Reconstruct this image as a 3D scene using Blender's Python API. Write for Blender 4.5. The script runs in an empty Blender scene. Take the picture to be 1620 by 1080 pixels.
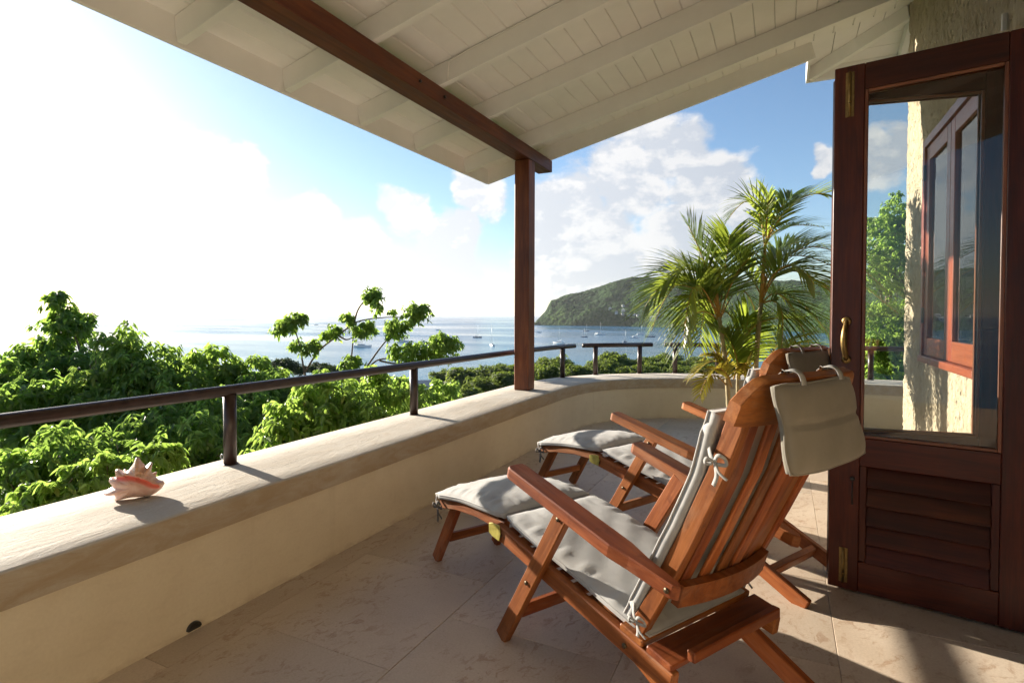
import bpy, math, random
import numpy as np
from mathutils import Vector, Matrix

# ------------------------------------------------------------------ camera, sky, sun, exposure
SC = bpy.context.scene
COL = SC.collection
RAD = math.radians

cam_d = bpy.data.cameras.new("camera")
cam_d.sensor_width = 36.0
cam_d.lens = 19.67
cam_d.shift_y = -24.0 / 1620.0
cam_d.clip_start = 0.05
cam_d.clip_end = 80000.0
cam = bpy.data.objects.new("camera", cam_d)
COL.objects.link(cam)
cam.matrix_world = (Matrix.Translation((0, 0, 1.2)) @ Matrix.Rotation(RAD(25.9), 4, 'Z')
                    @ Matrix.Rotation(RAD(90 - 1.165), 4, 'X') @ Matrix.Rotation(RAD(0.15), 4, 'Z'))
SC.camera = cam

SUN_EL = RAD(15.5)
SUN_H = Vector((-0.978, 0.208, 0)).normalized()          # horizontal direction towards the sun
SUN_DIR = Vector((SUN_H.x * math.cos(SUN_EL), SUN_H.y * math.cos(SUN_EL), math.sin(SUN_EL)))

SC.view_settings.view_transform = 'Standard'
SC.view_settings.look = 'None'
SC.view_settings.gamma = 1.0
SC.view_settings.use_curve_mapping = False
SC.view_settings.exposure = 1.75
SC.render.engine = 'CYCLES'
SC.cycles.use_denoising = True
SC.cycles.use_adaptive_sampling = True
SC.cycles.adaptive_threshold = 0.02
SC.cycles.max_bounces = 8
SC.cycles.diffuse_bounces = 4
SC.cycles.transparent_max_bounces = 8
SC.cycles.sample_clamp_indirect = 6.0
SC.cycles.caustics_reflective = False
SC.cycles.caustics_refractive = False


class NT:
    """small helper for building node trees"""
    def __init__(self, tree):
        self.t = tree
        self.n = tree.nodes
        self.l = tree.links

    def node(self, typ, **kw):
        nd = self.n.new(typ)
        for k, v in kw.items():
            setattr(nd, k, v)
        return nd

    def put(self, sock, val):
        if hasattr(val, 'is_output'):
            self.l.new(val, sock)
        elif val is not None:
            sock.default_value = val

    def math(self, op, a, b=None, c=None, clamp=False):
        nd = self.node('ShaderNodeMath', operation=op, use_clamp=clamp)
        for i, v in enumerate((a, b, c)):
            if v is not None:
                self.put(nd.inputs[i], v)
        return nd.outputs[0]

    def vmath(self, op, a, b=None, out=0):
        nd = self.node('ShaderNodeVectorMath', operation=op)
        self.put(nd.inputs[0], a)
        if b is not None:
            self.put(nd.inputs[1], b)
        return nd.outputs['Value'] if op in ('DISTANCE', 'LENGTH', 'DOT_PRODUCT') else nd.outputs[0]

    def scale(self, vec, sx, sy=None, sz=None):
        sy = sx if sy is None else sy
        sz = sx if sz is None else sz
        return self.vmath('MULTIPLY', vec, (sx, sy, sz))

    def noise(self, vec, scale=5.0, detail=4.0, rough=0.5, dist=0.0):
        nd = self.node('ShaderNodeTexNoise')
        self.put(nd.inputs['Vector'], vec)
        nd.inputs['Scale'].default_value = scale
        nd.inputs['Detail'].default_value = detail
        nd.inputs['Roughness'].default_value = rough
        nd.inputs['Distortion'].default_value = dist
        return nd.outputs['Fac']

    def voronoi(self, vec, scale=5.0, feature='F1', out='Distance', rnd=1.0):
        nd = self.node('ShaderNodeTexVoronoi', feature=feature)
        self.put(nd.inputs['Vector'], vec)
        nd.inputs['Scale'].default_value = scale
        nd.inputs['Randomness'].default_value = rnd
        return nd.outputs[out]

    def remap(self, v, a, b, c=0.0, d=1.0, smooth=False):
        nd = self.node('ShaderNodeMapRange')
        if smooth:
            nd.interpolation_type = 'SMOOTHSTEP'
        self.put(nd.inputs[0], v)
        for i, q in enumerate((a, b, c, d)):
            nd.inputs[i + 1].default_value = q
        return nd.outputs[0]

    def ramp(self, fac, stops):
        nd = self.node('ShaderNodeValToRGB')
        cr = nd.color_ramp
        while len(cr.elements) < len(stops):
            cr.elements.new(0.5)
        for e, (p, c) in zip(cr.elements, stops):
            e.position = p
            e.color = (*c, 1.0)
        self.put(nd.inputs[0], fac)
        return nd.outputs[0]

    def mix(self, fac, a, b, blend='MIX'):
        nd = self.node('ShaderNodeMix', data_type='RGBA', blend_type=blend)
        self.put(nd.inputs[0], fac)
        for s, v in ((nd.inputs[6], a), (nd.inputs[7], b)):
            if isinstance(v, tuple):
                v = (*v, 1.0) if len(v) == 3 else v
            self.put(s, v)
        return nd.outputs[2]

    def bump(self, height, strength=0.3, dist=0.01):
        nd = self.node('ShaderNodeBump')
        nd.inputs['Strength'].default_value = strength
        nd.inputs['Distance'].default_value = dist
        self.put(nd.inputs['Height'], height)
        return nd.outputs[0]


# world: daylight sky with cumulus
world = bpy.data.worlds.new("World")
SC.world = world
world.use_nodes = True
w = NT(world.node_tree)
for n_ in list(w.n):
    w.n.remove(n_)
sky = w.node('ShaderNodeTexSky', sky_type='NISHITA')
sky.sun_disc = False
sky.sun_elevation = SUN_EL
sky.sun_rotation = math.atan2(SUN_H.x, SUN_H.y)
sky.altitude = 30
sky.air_density = 1.0
sky.dust_density = 0.55
sky.ozone_density = 3.0
dvec = w.node('ShaderNodeTexCoord').outputs['Generated']
CLOUDS = [([-0.249, 0.941, 0.229], 0.094), ([-0.166, 0.947, 0.274], 0.065), ([-0.22, 0.929, 0.297], 0.05),
          ([-0.105, 0.973, 0.206], 0.074), ([-0.338, 0.921, 0.196], 0.084), ([-0.057, 0.983, 0.173], 0.052),
          ([-0.279, 0.953, 0.12], 0.1), ([-0.155, 0.98, 0.127], 0.076), ([-0.373, 0.921, 0.11], 0.068),
          ([0.125, 0.967, 0.224], 0.047), ([0.049, 0.971, 0.234], 0.022), ([0.15, 0.956, 0.254], 0.032),
          ([-0.588, 0.787, 0.187], 0.04), ([-0.526, 0.84, 0.133], 0.056), ([-0.481, 0.851, 0.208], 0.045),
          ([-0.706, 0.688, 0.169], 0.043), ([-0.657, 0.746, 0.105], 0.06),
          ([-0.759, 0.611, 0.225], 0.046), ([-0.789, 0.567, 0.237], 0.05), ([-0.879, 0.457, 0.135], 0.054),
          ([-0.543, 0.836, 0.081], 0.067), ([-0.614, 0.786, 0.074], 0.055),
          # the same kind of sky goes on outside the frame
          ([0.45, 0.86, 0.2], 0.11), ([0.7, 0.68, 0.22], 0.12), ([0.9, 0.35, 0.2], 0.13), ([0.92, -0.3, 0.2], 0.12),
          ([0.6, -0.75, 0.25], 0.14), ([0.1, -0.97, 0.2], 0.12), ([-0.5, -0.84, 0.2], 0.13), ([-0.9, -0.4, 0.18], 0.1),
          ([0.3, 0.5, 0.8], 0.12), ([-0.4, -0.2, 0.9], 0.15), ([0.5, -0.4, 0.75], 0.14)]
warp = w.node('ShaderNodeTexNoise')
w.put(warp.inputs['Vector'], dvec)
warp.inputs['Scale'].default_value = 14
warp.inputs['Detail'].default_value = 5
wv = w.vmath('SUBTRACT', warp.outputs['Color'], (0.5, 0.5, 0.5))
dw = w.vmath('ADD', dvec, w.scale(wv, 0.09, 0.09, 0.07))
blob = None
for c_, r_ in CLOUDS:
    dd = w.vmath('DISTANCE', dw, tuple(c_))
    m_ = w.remap(dd, r_ * 0.45, r_ * 1.35, 1.0, 0.0)
    blob = m_ if blob is None else w.math('MAXIMUM', blob, m_)
flat = w.vmath('MULTIPLY', dvec, (1.0, 1.0, 1.7))
n1 = w.noise(flat, 10.0, 12.0, 0.60, 0.15)
n1s = w.noise(w.vmath('ADD', flat, tuple(Vector(SUN_DIR) * 0.03 + Vector((0, 0, 0.022)))), 10.0, 12.0, 0.60, 0.15)
nlow = w.noise(flat, 3.2, 5.0, 0.55, 0.3)
sepd = w.node('ShaderNodeSeparateXYZ')
w.put(sepd.inputs[0], dvec)
elev = sepd.outputs[2]
band = w.remap(elev, 0.0, 0.20, 0.25, 0.0)               # more, smaller clouds towards the horizon
dens = w.math('ADD', w.math('MULTIPLY', n1, 0.75), w.math('MULTIPLY', blob, 0.54))
dens = w.math('ADD', dens, band)
dens = w.math('ADD', dens, w.math('MULTIPLY', w.math('SUBTRACT', nlow, 0.5), 0.30))
cov = w.remap(dens, 0.575, 0.785, 0.0, 1.0, smooth=True)
cov = w.math('MULTIPLY', cov, w.remap(elev, -0.005, 0.03, 0.0, 1.0))
lit = w.math('MULTIPLY_ADD', w.math('SUBTRACT', n1, n1s), 5.0, 0.60, clamp=True)
thick = w.remap(dens, 0.70, 1.1, 1.0, 0.86)
lit = w.math('MULTIPLY', lit, thick)
toward = w.vmath('DOT_PRODUCT', dvec, tuple(SUN_DIR))
near_sun = w.remap(toward, 0.2, 1.0, 0.0, 1.0)
lit = w.math('MAXIMUM', lit, w.remap(toward, 0.1, 0.8, 0.22, 0.66))      # clouds near the sun are lit through
ccol = w.mix(lit, (2.0, 2.35, 2.9), (4.2, 4.15, 4.1))
ccol = w.mix(near_sun, ccol, w.mix(1.0, ccol, (1.45, 1.43, 1.40), 'MULTIPLY'))
sky_c = w.mix(w.math('MULTIPLY', cov, 0.92), sky.outputs[0], ccol)
bg = w.node('ShaderNodeBackground')
w.put(bg.inputs[0], sky_c)
bg.inputs[1].default_value = 0.062
wo = w.node('ShaderNodeOutputWorld')
w.l.new(bg.outputs[0], wo.inputs[0])

sun_d = bpy.data.lights.new("sun", 'SUN')
sun_d.energy = 4.4
sun_d.angle = RAD(0.55)
sun_d.color = (1.0, 0.90, 0.76)
sun = bpy.data.objects.new("sun", sun_d)
sun.rotation_euler = (-SUN_DIR).to_track_quat('-Z', 'Y').to_euler()
COL.objects.link(sun)

# ------------------------------------------------------------------ materials
def principled(name):
    m = bpy.data.materials.new(name)
    m.use_nodes = True
    k = NT(m.node_tree)
    p = m.node_tree.nodes['Principled BSDF']
    return m, k, p


def objco(k):
    return k.node('ShaderNodeTexCoord').outputs['Object']


def worldco(k):
    return k.node('ShaderNodeNewGeometry').outputs['Position']


def objrand(k):
    return k.node('ShaderNodeObjectInfo').outputs['Random']


def m_wood(name, dark, mid, light, rough=0.42, spec=0.45, gs=1.0, worn=False):
    m, k, p = principled(name)
    co = objco(k)
    rnd = objrand(k)
    off = k.node('ShaderNodeCombineXYZ')
    for i in range(3):
        k.put(off.inputs[i], k.math('MULTIPLY', rnd, 37.0 + 11 * i))
    co = k.vmath('ADD', co, off.outputs[0])
    a = k.noise(k.scale(co, 2.2 * gs, 26 * gs, 26 * gs), 1.0, 5, 0.6, 0.7)
    b = k.noise(k.scale(co, 9 * gs, 210 * gs, 210 * gs), 1.0, 3, 0.6, 0.2)
    c = k.noise(k.scale(co, 5), 1.0, 3, 0.5)
    f = k.math('MULTIPLY_ADD', b, 0.35, k.math('MULTIPLY', a, 0.75))
    col = k.ramp(f, [(0.28, dark), (0.52, mid), (0.76, light)])
    col = k.mix(k.remap(c, 0.3, 0.75, 0.0, 0.35), col, dark)
    if worn:                                             # greyed, sun-bleached patches and dark scuffs
        wn = k.noise(k.scale(co, 4, 11, 11), 1.0, 5, 0.65, 0.4)
        col = k.mix(k.remap(wn, 0.54, 0.76, 0.0, 0.42), col, (0.36, 0.235, 0.15))
        col = k.mix(k.remap(k.noise(co, 19, 4, 0.6), 0.60, 0.74, 0.0, 0.5), col, dark)
    hs = k.node('ShaderNodeHueSaturation')
    k.put(hs.inputs['Value'], k.remap(rnd, 0, 1, 0.72, 1.16))
    k.put(hs.inputs['Hue'], k.remap(k.math('FRACT', k.math('MULTIPLY', rnd, 7.3)), 0, 1, 0.492, 0.508))
    k.put(hs.inputs['Color'], col)
    k.put(p.inputs['Base Color'], hs.outputs[0])
    k.put(p.inputs['Roughness'], k.remap(b, 0.3, 0.7, rough - 0.08, rough + 0.14))
    p.inputs['Specular IOR Level'].default_value = spec
    k.put(p.inputs['Normal'], k.bump(f, 0.25, 0.0015))
    return m


def m_plain(name, col, rough=0.5, metal=0.0, var=0.12, nscale=8.0, bump=0.0, bscale=60.0, spec=0.5):
    m, k, p = principled(name)
    co = objco(k)
    n = k.noise(co, nscale, 5, 0.6)
    dk = tuple(c * (1 - var) for c in col)
    lt = tuple(min(1, c * (1 + var * 0.6)) for c in col)
    k.put(p.inputs['Base Color'], k.mix(k.remap(n, 0.3, 0.7), dk, lt))
    k.put(p.inputs['Roughness'], k.remap(n, 0.3, 0.7, rough * 0.85, min(1, rough * 1.12)))
    p.inputs['Metallic'].default_value = metal
    p.inputs['Specular IOR Level'].default_value = spec
    if bump:
        k.put(p.inputs['Normal'], k.bump(k.noise(co, bscale, 4, 0.6), bump, 0.004))
    return m


M = {}
M['teak'] = m_wood('teak', (0.080, 0.019, 0.005), (0.25, 0.068, 0.015), (0.42, 0.140, 0.036), 0.50, 0.32, worn=True)
M['mahogany'] = m_wood('mahogany', (0.020, 0.0034, 0.0013), (0.062, 0.0098, 0.0028), (0.115, 0.023, 0.006), 0.36, 0.32)
M['beam'] = m_wood('beam_timber', (0.05, 0.012, 0.006), (0.145, 0.036, 0.013), (0.27, 0.080, 0.028), 0.48, 0.35, 0.7)
M['white'] = m_plain('white_paint', (0.88, 0.88, 0.87), 0.55, var=0.05, nscale=3, bump=0.08, bscale=30)
M['rail'] = m_plain('brown_pipe', (0.036, 0.019, 0.015), 0.34, var=0.35, nscale=25, bump=0.15, bscale=90)
M['brass'] = m_plain('old_brass', (0.26, 0.17, 0.065), 0.46, metal=1.0, var=0.35, nscale=40)
M['bolt'] = m_plain('dull_bolt', (0.10, 0.075, 0.045), 0.5, metal=0.8, var=0.3, nscale=40)
M['hinge'] = m_plain('yellowed_brass', (0.42, 0.36, 0.08), 0.45, metal=0.35, var=0.3, nscale=40)
M['black'] = m_plain('black_iron', (0.02, 0.018, 0.016), 0.45, var=0.3)
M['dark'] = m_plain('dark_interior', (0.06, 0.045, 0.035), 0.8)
M['terracotta'] = m_plain('terracotta', (0.42, 0.15, 0.075), 0.75, var=0.3, nscale=12, bump=0.2, bscale=50)
M['soil'] = m_plain('potting_soil', (0.06, 0.04, 0.025), 0.95, var=0.5, nscale=40, bump=0.5)
M['bark'] = m_plain('bark', (0.16, 0.12, 0.085), 0.85, var=0.45, nscale=12, bump=0.5, bscale=30)
M['hull_white'] = m_plain('white_gelcoat', (0.80, 0.80, 0.78), 0.25, var=0.03)
M['hull_blue'] = m_plain('navy_gelcoat', (0.03, 0.05, 0.11), 0.25, var=0.1)
M['boat_grey'] = m_plain('boat_canvas', (0.12, 0.15, 0.20), 0.7)
M['boat_window'] = m_plain('boat_window', (0.02, 0.025, 0.03), 0.12)
M['alu'] = m_plain('mast_aluminium', (0.62, 0.62, 0.60), 0.4, metal=0.5)
M['house_white'] = m_plain('far_white_wall', (0.52, 0.51, 0.49), 0.8)
M['house_roof'] = m_plain('far_red_roof', (0.36, 0.18, 0.13), 0.8)
M['grey_roof'] = m_plain('grey_sheet_roof', (0.30, 0.31, 0.31), 0.6)


def m_floor():
    m, k, p = principled('coral_stone_tile')
    rnd = objrand(k)
    co = worldco(k)
    off = k.node('ShaderNodeCombineXYZ')
    for i in range(2):
        k.put(off.inputs[i], k.math('MULTIPLY', rnd, 23.0 + 9 * i))
    tc = k.vmath('ADD', co, off.outputs[0])
    big = k.noise(tc, 2.2, 4, 0.55, 0.6)
    wp = k.node('ShaderNodeTexNoise')
    k.put(wp.inputs['Vector'], tc)
    wp.inputs['Scale'].default_value = 7
    wp.inputs['Detail'].default_value = 3
    tw = k.vmath('ADD', tc, k.scale(wp.outputs['Color'], 0.10))
    sq = k.node('ShaderNodeVectorRotate', rotation_type='Z_AXIS')
    k.put(sq.inputs['Vector'], tw)
    k.put(sq.inputs['Angle'], k.math('MULTIPLY', rnd, 0.5))
    fl = k.noise(k.scale(sq.outputs[0], 30, 15, 20), 1.0, 6, 0.70, 0.7)      # elongated fossil flecks
    fleck = k.remap(fl, 0.50, 0.64, 0, 1, True)
    fleck = k.math('MULTIPLY', fleck, k.remap(k.noise(tc, 3.2, 4, 0.6), 0.36, 0.58, 0.0, 1.0, True))
    base = k.ramp(big, [(0.3, (0.47, 0.375, 0.28)), (0.55, (0.55, 0.455, 0.355)), (0.78, (0.61, 0.525, 0.425))])
    col = k.mix(k.math('MULTIPLY', fleck, 0.80), base, (0.33, 0.205, 0.125))
    pit = k.voronoi(k.vmath('ADD', tc, (0.13, 0.07, 0)), 42.0)
    pits = k.math('MULTIPLY', k.remap(pit, 0.05, 0.14, 1.0, 0.0), k.remap(k.noise(tc, 9, 3, 0.5), 0.52, 0.64, 0, 1))
    col = k.mix(k.math('MULTIPLY', pits, 0.6), col, (0.16, 0.10, 0.06))
    gr = k.noise(tc, 130, 3, 0.6)
    col = k.mix(0.22, col, k.ramp(gr, [(0.3, (0.36, 0.26, 0.17)), (0.7, (0.74, 0.62, 0.48))]))
    hs = k.node('ShaderNodeHueSaturation')
    k.put(hs.inputs['Value'], k.remap(rnd, 0, 1, 0.90, 1.08))
    k.put(hs.inputs['Color'], col)
    k.put(p.inputs['Base Color'], hs.outputs[0])
    k.put(p.inputs['Roughness'], k.remap(big, 0.3, 0.7, 0.42, 0.60))
    p.inputs['Specular IOR Level'].default_value = 0.4
    h = k.math('SUBTRACT', k.math('MULTIPLY', gr, 0.3), k.math('ADD', k.math('MULTIPLY', pits, 1.0), k.math('MULTIPLY', fleck, 0.08)))
    k.put(p.inputs['Normal'], k.bump(h, 0.35, 0.003))
    return m


def m_plaster(name, cols, stain=(0.33, 0.23, 0.14), stain_amt=0.35, rough=0.75, zband=None):
    m, k, p = principled(name)
    co = worldco(k)
    n = k.noise(co, 1.6, 6, 0.6, 0.3)
    f = k.noise(k.scale(co, 1, 1, 2.5), 9.0, 6, 0.65, 0.4)
    g = k.noise(co, 90, 3, 0.6)
    col = k.ramp(n, [(0.28, cols[0]), (0.52, cols[1]), (0.75, cols[2])])
    s = k.math('MULTIPLY', k.remap(f, 0.50, 0.72, 0, 1), stain_amt)
    if zband:                                        # grime line where the cap meets the wall
        sp = k.node('ShaderNodeSeparateXYZ')
        k.put(sp.inputs[0], co)
        zz = k.math('ADD', sp.outputs[2], k.math('MULTIPLY', k.math('SUBTRACT', f, 0.5), 0.05))
        b = k.math('MULTIPLY', k.remap(zz, zband[0], zband[1], 0, 1, True), zband[2])
        s = k.math('MAXIMUM', s, k.math('MULTIPLY', b, k.remap(f, 0.35, 0.65, 0.25, 1.0)))
    col = k.mix(s, col, stain)
    run = k.noise(k.scale(co, 9, 9, 0.5), 1.0, 5, 0.65, 0.2)          # faint vertical runs and a scuffed foot
    col = k.mix(k.remap(run, 0.58, 0.78, 0.0, 0.22), col, stain)
    sz = k.node('ShaderNodeSeparateXYZ')
    k.put(sz.inputs[0], co)
    foot = k.math('MULTIPLY', k.remap(k.math('ADD', sz.outputs[2], k.math('MULTIPLY', f, 0.05)), 0.02, 0.07, 1.0, 0.0, True), k.remap(f, 0.4, 0.62, 0.0, 0.5))
    col = k.mix(foot, col, stain)
    col = k.mix(k.remap(g, 0.3, 0.7, 0.0, 0.10), col, stain)
    k.put(p.inputs['Base Color'], col)
    p.inputs['Roughness'].default_value = rough
    p.inputs['Specular IOR Level'].default_value = 0.3
    h = k.math('MULTIPLY_ADD', g, 0.25, k.math('MULTIPLY', f, 0.8))
    k.put(p.inputs['Normal'], k.bump(h, 0.35, 0.006))
    return m


def m_cap():
    m, k, p = principled('parapet_cap_stone')
    co = worldco(k)
    n = k.noise(co, 1.4, 6, 0.6, 0.4)
    brush = k.noise(k.scale(co, 16, 4.5, 16), 1.0, 6, 0.70, 0.9)
    g = k.noise(co, 85, 4, 0.65)
    col = k.ramp(n, [(0.28, (0.41, 0.365, 0.30)), (0.5, (0.51, 0.465, 0.395)), (0.72, (0.58, 0.545, 0.485))])
    col = k.mix(k.remap(brush, 0.48, 0.72, 0, 0.42), col, (0.42, 0.32, 0.22))
    col = k.mix(k.remap(g, 0.45, 0.75, 0.0, 0.30), col, (0.42, 0.34, 0.25))
    geo = k.node('ShaderNodeNewGeometry')
    sp = k.node('ShaderNodeSeparateXYZ')
    k.put(sp.inputs[0], geo.outputs['Normal'])
    side = k.remap(sp.outputs[2], 0.62, 0.78, 1.0, 0.0)          # the unpainted, weathered edge band
    col = k.mix(k.math('MULTIPLY', side, k.remap(brush, 0.3, 0.6, 0.35, 0.75)), col, (0.36, 0.265, 0.16))
    k.put(p.inputs['Base Color'], col)
    p.inputs['Roughness'].default_value = 0.85
    p.inputs['Specular IOR Level'].default_value = 0.15
    h = k.math('MULTIPLY_ADD', g, 0.2, brush)
    k.put(p.inputs['Normal'], k.bump(h, 0.8, 0.007))
    return m


def m_stucco():
    m, k, p = principled('rough_stucco')
    co = worldco(k)
    st = k.scale(co, 1, 1, 0.55)
    a = k.noise(st, 20, 6, 0.70, 0.9)
    pit = k.voronoi(k.vmath('ADD', st, (0.3, 0.1, 0.2)), 30)
    big = k.noise(co, 1.5, 4, 0.6)
    hole = k.math('MULTIPLY', k.remap(pit, 0.05, 0.25, 1, 0), k.remap(a, 0.42, 0.58, 0, 1))
    col = k.ramp(big, [(0.3, (0.50, 0.42, 0.30)), (0.7, (0.64, 0.56, 0.42))])
    col = k.mix(k.remap(a, 0.35, 0.65, 0.35, 0.0), col, (0.36, 0.25, 0.14))
    col = k.mix(k.math('MULTIPLY', hole, 0.55), col, (0.22, 0.14, 0.07))  # low spots and pits coloured darker, painting shade into the relief
    k.put(p.inputs['Base Color'], col)
    p.inputs['Roughness'].default_value = 0.9
    p.inputs['Specular IOR Level'].default_value = 0.2
    h = k.math('SUBTRACT', a, k.math('MULTIPLY', hole, 0.9))
    k.put(p.inputs['Normal'], k.bump(h, 1.0, 0.04))
    return m


def m_fabric(name='grey_canvas', ca=(0.31, 0.305, 0.295), cb=(0.40, 0.395, 0.38)):
    m, k, p = principled(name)
    co = objco(k)
    big = k.noise(co, 7, 4, 0.6)
    wv = k.node('ShaderNodeTexWave', wave_type='BANDS', bands_direction='X')
    k.put(wv.inputs['Vector'], co)
    wv.inputs['Scale'].default_value = 260
    wv2 = k.node('ShaderNodeTexWave', wave_type='BANDS', bands_direction='Y')
    k.put(wv2.inputs['Vector'], co)
    wv2.inputs['Scale'].default_value = 260
    weave = k.math('ADD', wv.outputs['Fac'], wv2.outputs['Fac'])
    col = k.ramp(big, [(0.3, ca), (0.7, cb)])
    col = k.mix(k.remap(weave, 0.2, 1.8, 0.14, 0.0), col, (0.2, 0.19, 0.17))
    k.put(p.inputs['Base Color'], col)
    p.inputs['Roughness'].default_value = 0.92
    p.inputs['Specular IOR Level'].default_value = 0.15
    p.inputs['Sheen Weight'].default_value = 0.15
    wr = k.noise(k.scale(co, 9, 14, 14), 1.0, 4, 0.55, 0.8)
    h = k.math('MULTIPLY_ADD', weave, 0.03, wr)
    k.put(p.inputs['Normal'], k.bump(h, 0.22, 0.006))
    return m


def m_leaf(name, dark, light, trans, tw=0.45, gloss=0.35):
    m = bpy.data.materials.new(name)
    m.use_nodes = True
    k = NT(m.node_tree)
    p = m.node_tree.nodes['Principled BSDF']
    geo = k.node('ShaderNodeNewGeometry')
    ri = geo.outputs['Random Per Island']
    pn = k.noise(geo.outputs['Position'], 1.3, 3, 0.6)
    f = k.math('MULTIPLY_ADD', pn, 0.6, k.math('MULTIPLY', ri, 0.5))
    odd = tuple(min(0.3, 1.9 * q) for q in (light[0] * 1.15, light[1] * 0.85, light[2]))
    col = k.ramp(f, [(0.2, dark), (0.78, light)])
    col = k.mix(k.remap(ri, 0.955, 0.965), col, odd)
    k.put(p.inputs['Base Color'], col)
    p.inputs['Roughness'].default_value = gloss
    p.inputs['Specular IOR Level'].default_value = 0.45
    tr = k.node('ShaderNodeBsdfTranslucent')
    k.put(tr.inputs[0], k.mix(ri, tuple(c * 0.75 for c in trans), trans))
    mx = k.node('ShaderNodeMixShader')
    mx.inputs[0].default_value = tw
    k.l.new(p.outputs[0], mx.inputs[1])
    k.l.new(tr.outputs[0], mx.inputs[2])
    k.l.new(mx.outputs[0], m.node_tree.nodes['Material Output'].inputs[0])
    return m


def m_glass(name, tint=(0.97, 0.98, 0.97)):
    m = bpy.data.materials.new(name)
    m.use_nodes = True
    k = NT(m.node_tree)
    k.n.remove(m.node_tree.nodes['Principled BSDF'])
    fr = k.node('ShaderNodeFresnel')
    fr.inputs[0].default_value = 1.48
    tb = k.node('ShaderNodeBsdfTransparent')
    tb.inputs[0].default_value = (*tint, 1)
    gl = k.node('ShaderNodeBsdfGlossy')
    gl.inputs['Roughness'].default_value = 0.01
    mx = k.node('ShaderNodeMixShader')
    k.l.new(fr.outputs[0], mx.inputs[0])
    k.l.new(tb.outputs[0], mx.inputs[1])
    k.l.new(gl.outputs[0], mx.inputs[2])
    k.l.new(mx.outputs[0], m.node_tree.nodes['Material Output'].inputs[0])
    return m


def m_sea():
    m, k, p = principled('sea_water')
    co = worldco(k)
    a = k.noise(k.scale(co, 0.55, 0.9, 1), 1.0, 6, 0.62, 0.3)
    b = k.noise(k.scale(co, 0.05, 0.11, 1), 1.0, 4, 0.6, 0.5)
    big = k.noise(k.scale(co, 0.0022, 0.006, 1), 1.0, 4, 0.55, 0.8)
    ln = k.vmath('LENGTH', co)
    shore = k.remap(ln, 150, 700, 0.0, 1.0)
    col = k.mix(shore, (0.04, 0.17, 0.24), (0.02, 0.12, 0.23))
    k.put(p.inputs['Base Color'], col)
    k.put(p.inputs['Roughness'], k.remap(big, 0.35, 0.68, 0.10, 0.30))
    p.inputs['IOR'].default_value = 1.33
    h = k.math('MULTIPLY_ADD', b, 2.2, k.math('MULTIPLY', a, 0.5))
    k.put(p.inputs['Normal'], k.bump(h, 0.55, 0.45))
    return m


def m_ground():
    m, k, p = principled('hillside_ground')
    co = worldco(k)
    n = k.noise(co, 0.5, 6, 0.65)
    k.put(p.inputs['Base Color'], k.ramp(n, [(0.3, (0.018, 0.035, 0.010)), (0.55, (0.04, 0.065, 0.018)), (0.8, (0.10, 0.085, 0.045))]))
    p.inputs['Roughness'].default_value = 0.95
    k.put(p.inputs['Normal'], k.bump(k.noise(co, 2.5, 5, 0.7), 0.8, 0.4))
    return m


def m_headland():
    m, k, p = principled('wooded_headland')
    co = worldco(k)
    n = k.noise(co, 0.012, 6, 0.62)
    v = k.voronoi(co, 0.11)
    f = k.math('MULTIPLY_ADD', v, -0.25, n)
    col = k.ramp(f, [(0.2, (0.013, 0.032, 0.010)), (0.42, (0.024, 0.056, 0.014)), (0.62, (0.060, 0.105, 0.020))])
    k.put(p.inputs['Base Color'], col)
    p.inputs['Roughness'].default_value = 0.95
    p.inputs['Specular IOR Level'].default_value = 0.1
    k.put(p.inputs['Normal'], k.bump(k.math('SUBTRACT', k.noise(co, 0.2, 4, 0.6), v), 0.8, 6.0))
    return m


def m_shell():
    m, k, p = principled('conch_shell')
    at = k.node('ShaderNodeAttribute')
    at.attribute_name = 'tint'
    co = objco(k)
    n = k.noise(k.scale(co, 40, 18, 40), 1.0, 4, 0.6, 0.6)
    outer = k.ramp(n, [(0.3, (0.52, 0.27, 0.15)), (0.7, (0.72, 0.50, 0.36))])
    lip = k.ramp(n, [(0.3, (0.68, 0.38, 0.31)), (0.7, (0.74, 0.52, 0.44))])
    c = k.mix(k.remap(at.outputs['Fac'], 0.0, 0.5), outer, lip)
    c = k.mix(k.remap(at.outputs['Fac'], 0.5, 1.0), c, (0.85, 0.16, 0.10))
    k.put(p.inputs['Base Color'], c)
    p.inputs['Roughness'].default_value = 0.38
    p.inputs['Subsurface Weight'].default_value = 0.25
    p.inputs['Subsurface Radius'].default_value = (0.02, 0.008, 0.005)
    k.put(p.inputs['Normal'], k.bump(n, 0.4, 0.004))
    return m


M['floor'] = m_floor()
M['grout'] = m_plain('tile_joint', (0.50, 0.40, 0.31), 0.9, var=0.2)
M['cap'] = m_cap()
M['parapet'] = m_plaster('cream_plaster', [(0.62, 0.53, 0.38), (0.68, 0.595, 0.44), (0.73, 0.65, 0.50)], stain_amt=0.10, zband=None)
M['stucco'] = m_stucco()
M['fabric'] = m_fabric()
M['shaded_fabric'] = m_fabric('shaded_canvas', (0.150, 0.134, 0.104), (0.20, 0.180, 0.145))  # cushion canvas with the pillow's shade put into a darker colour
M['tie'] = m_plain('tie_cloth', (0.30, 0.295, 0.28), 0.9, var=0.15)
M['tie_dark'] = m_plain('dark_tie_cloth', (0.10, 0.09, 0.08), 0.9, var=0.15)
M['leaf_a'] = m_leaf('tree_leaf', (0.040, 0.080, 0.016), (0.105, 0.160, 0.032), (0.42, 0.64, 0.11), 0.58)
M['leaf_b'] = m_leaf('tree_leaf_light', (0.045, 0.088, 0.017), (0.115, 0.170, 0.034), (0.47, 0.68, 0.12), 0.59)
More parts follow.
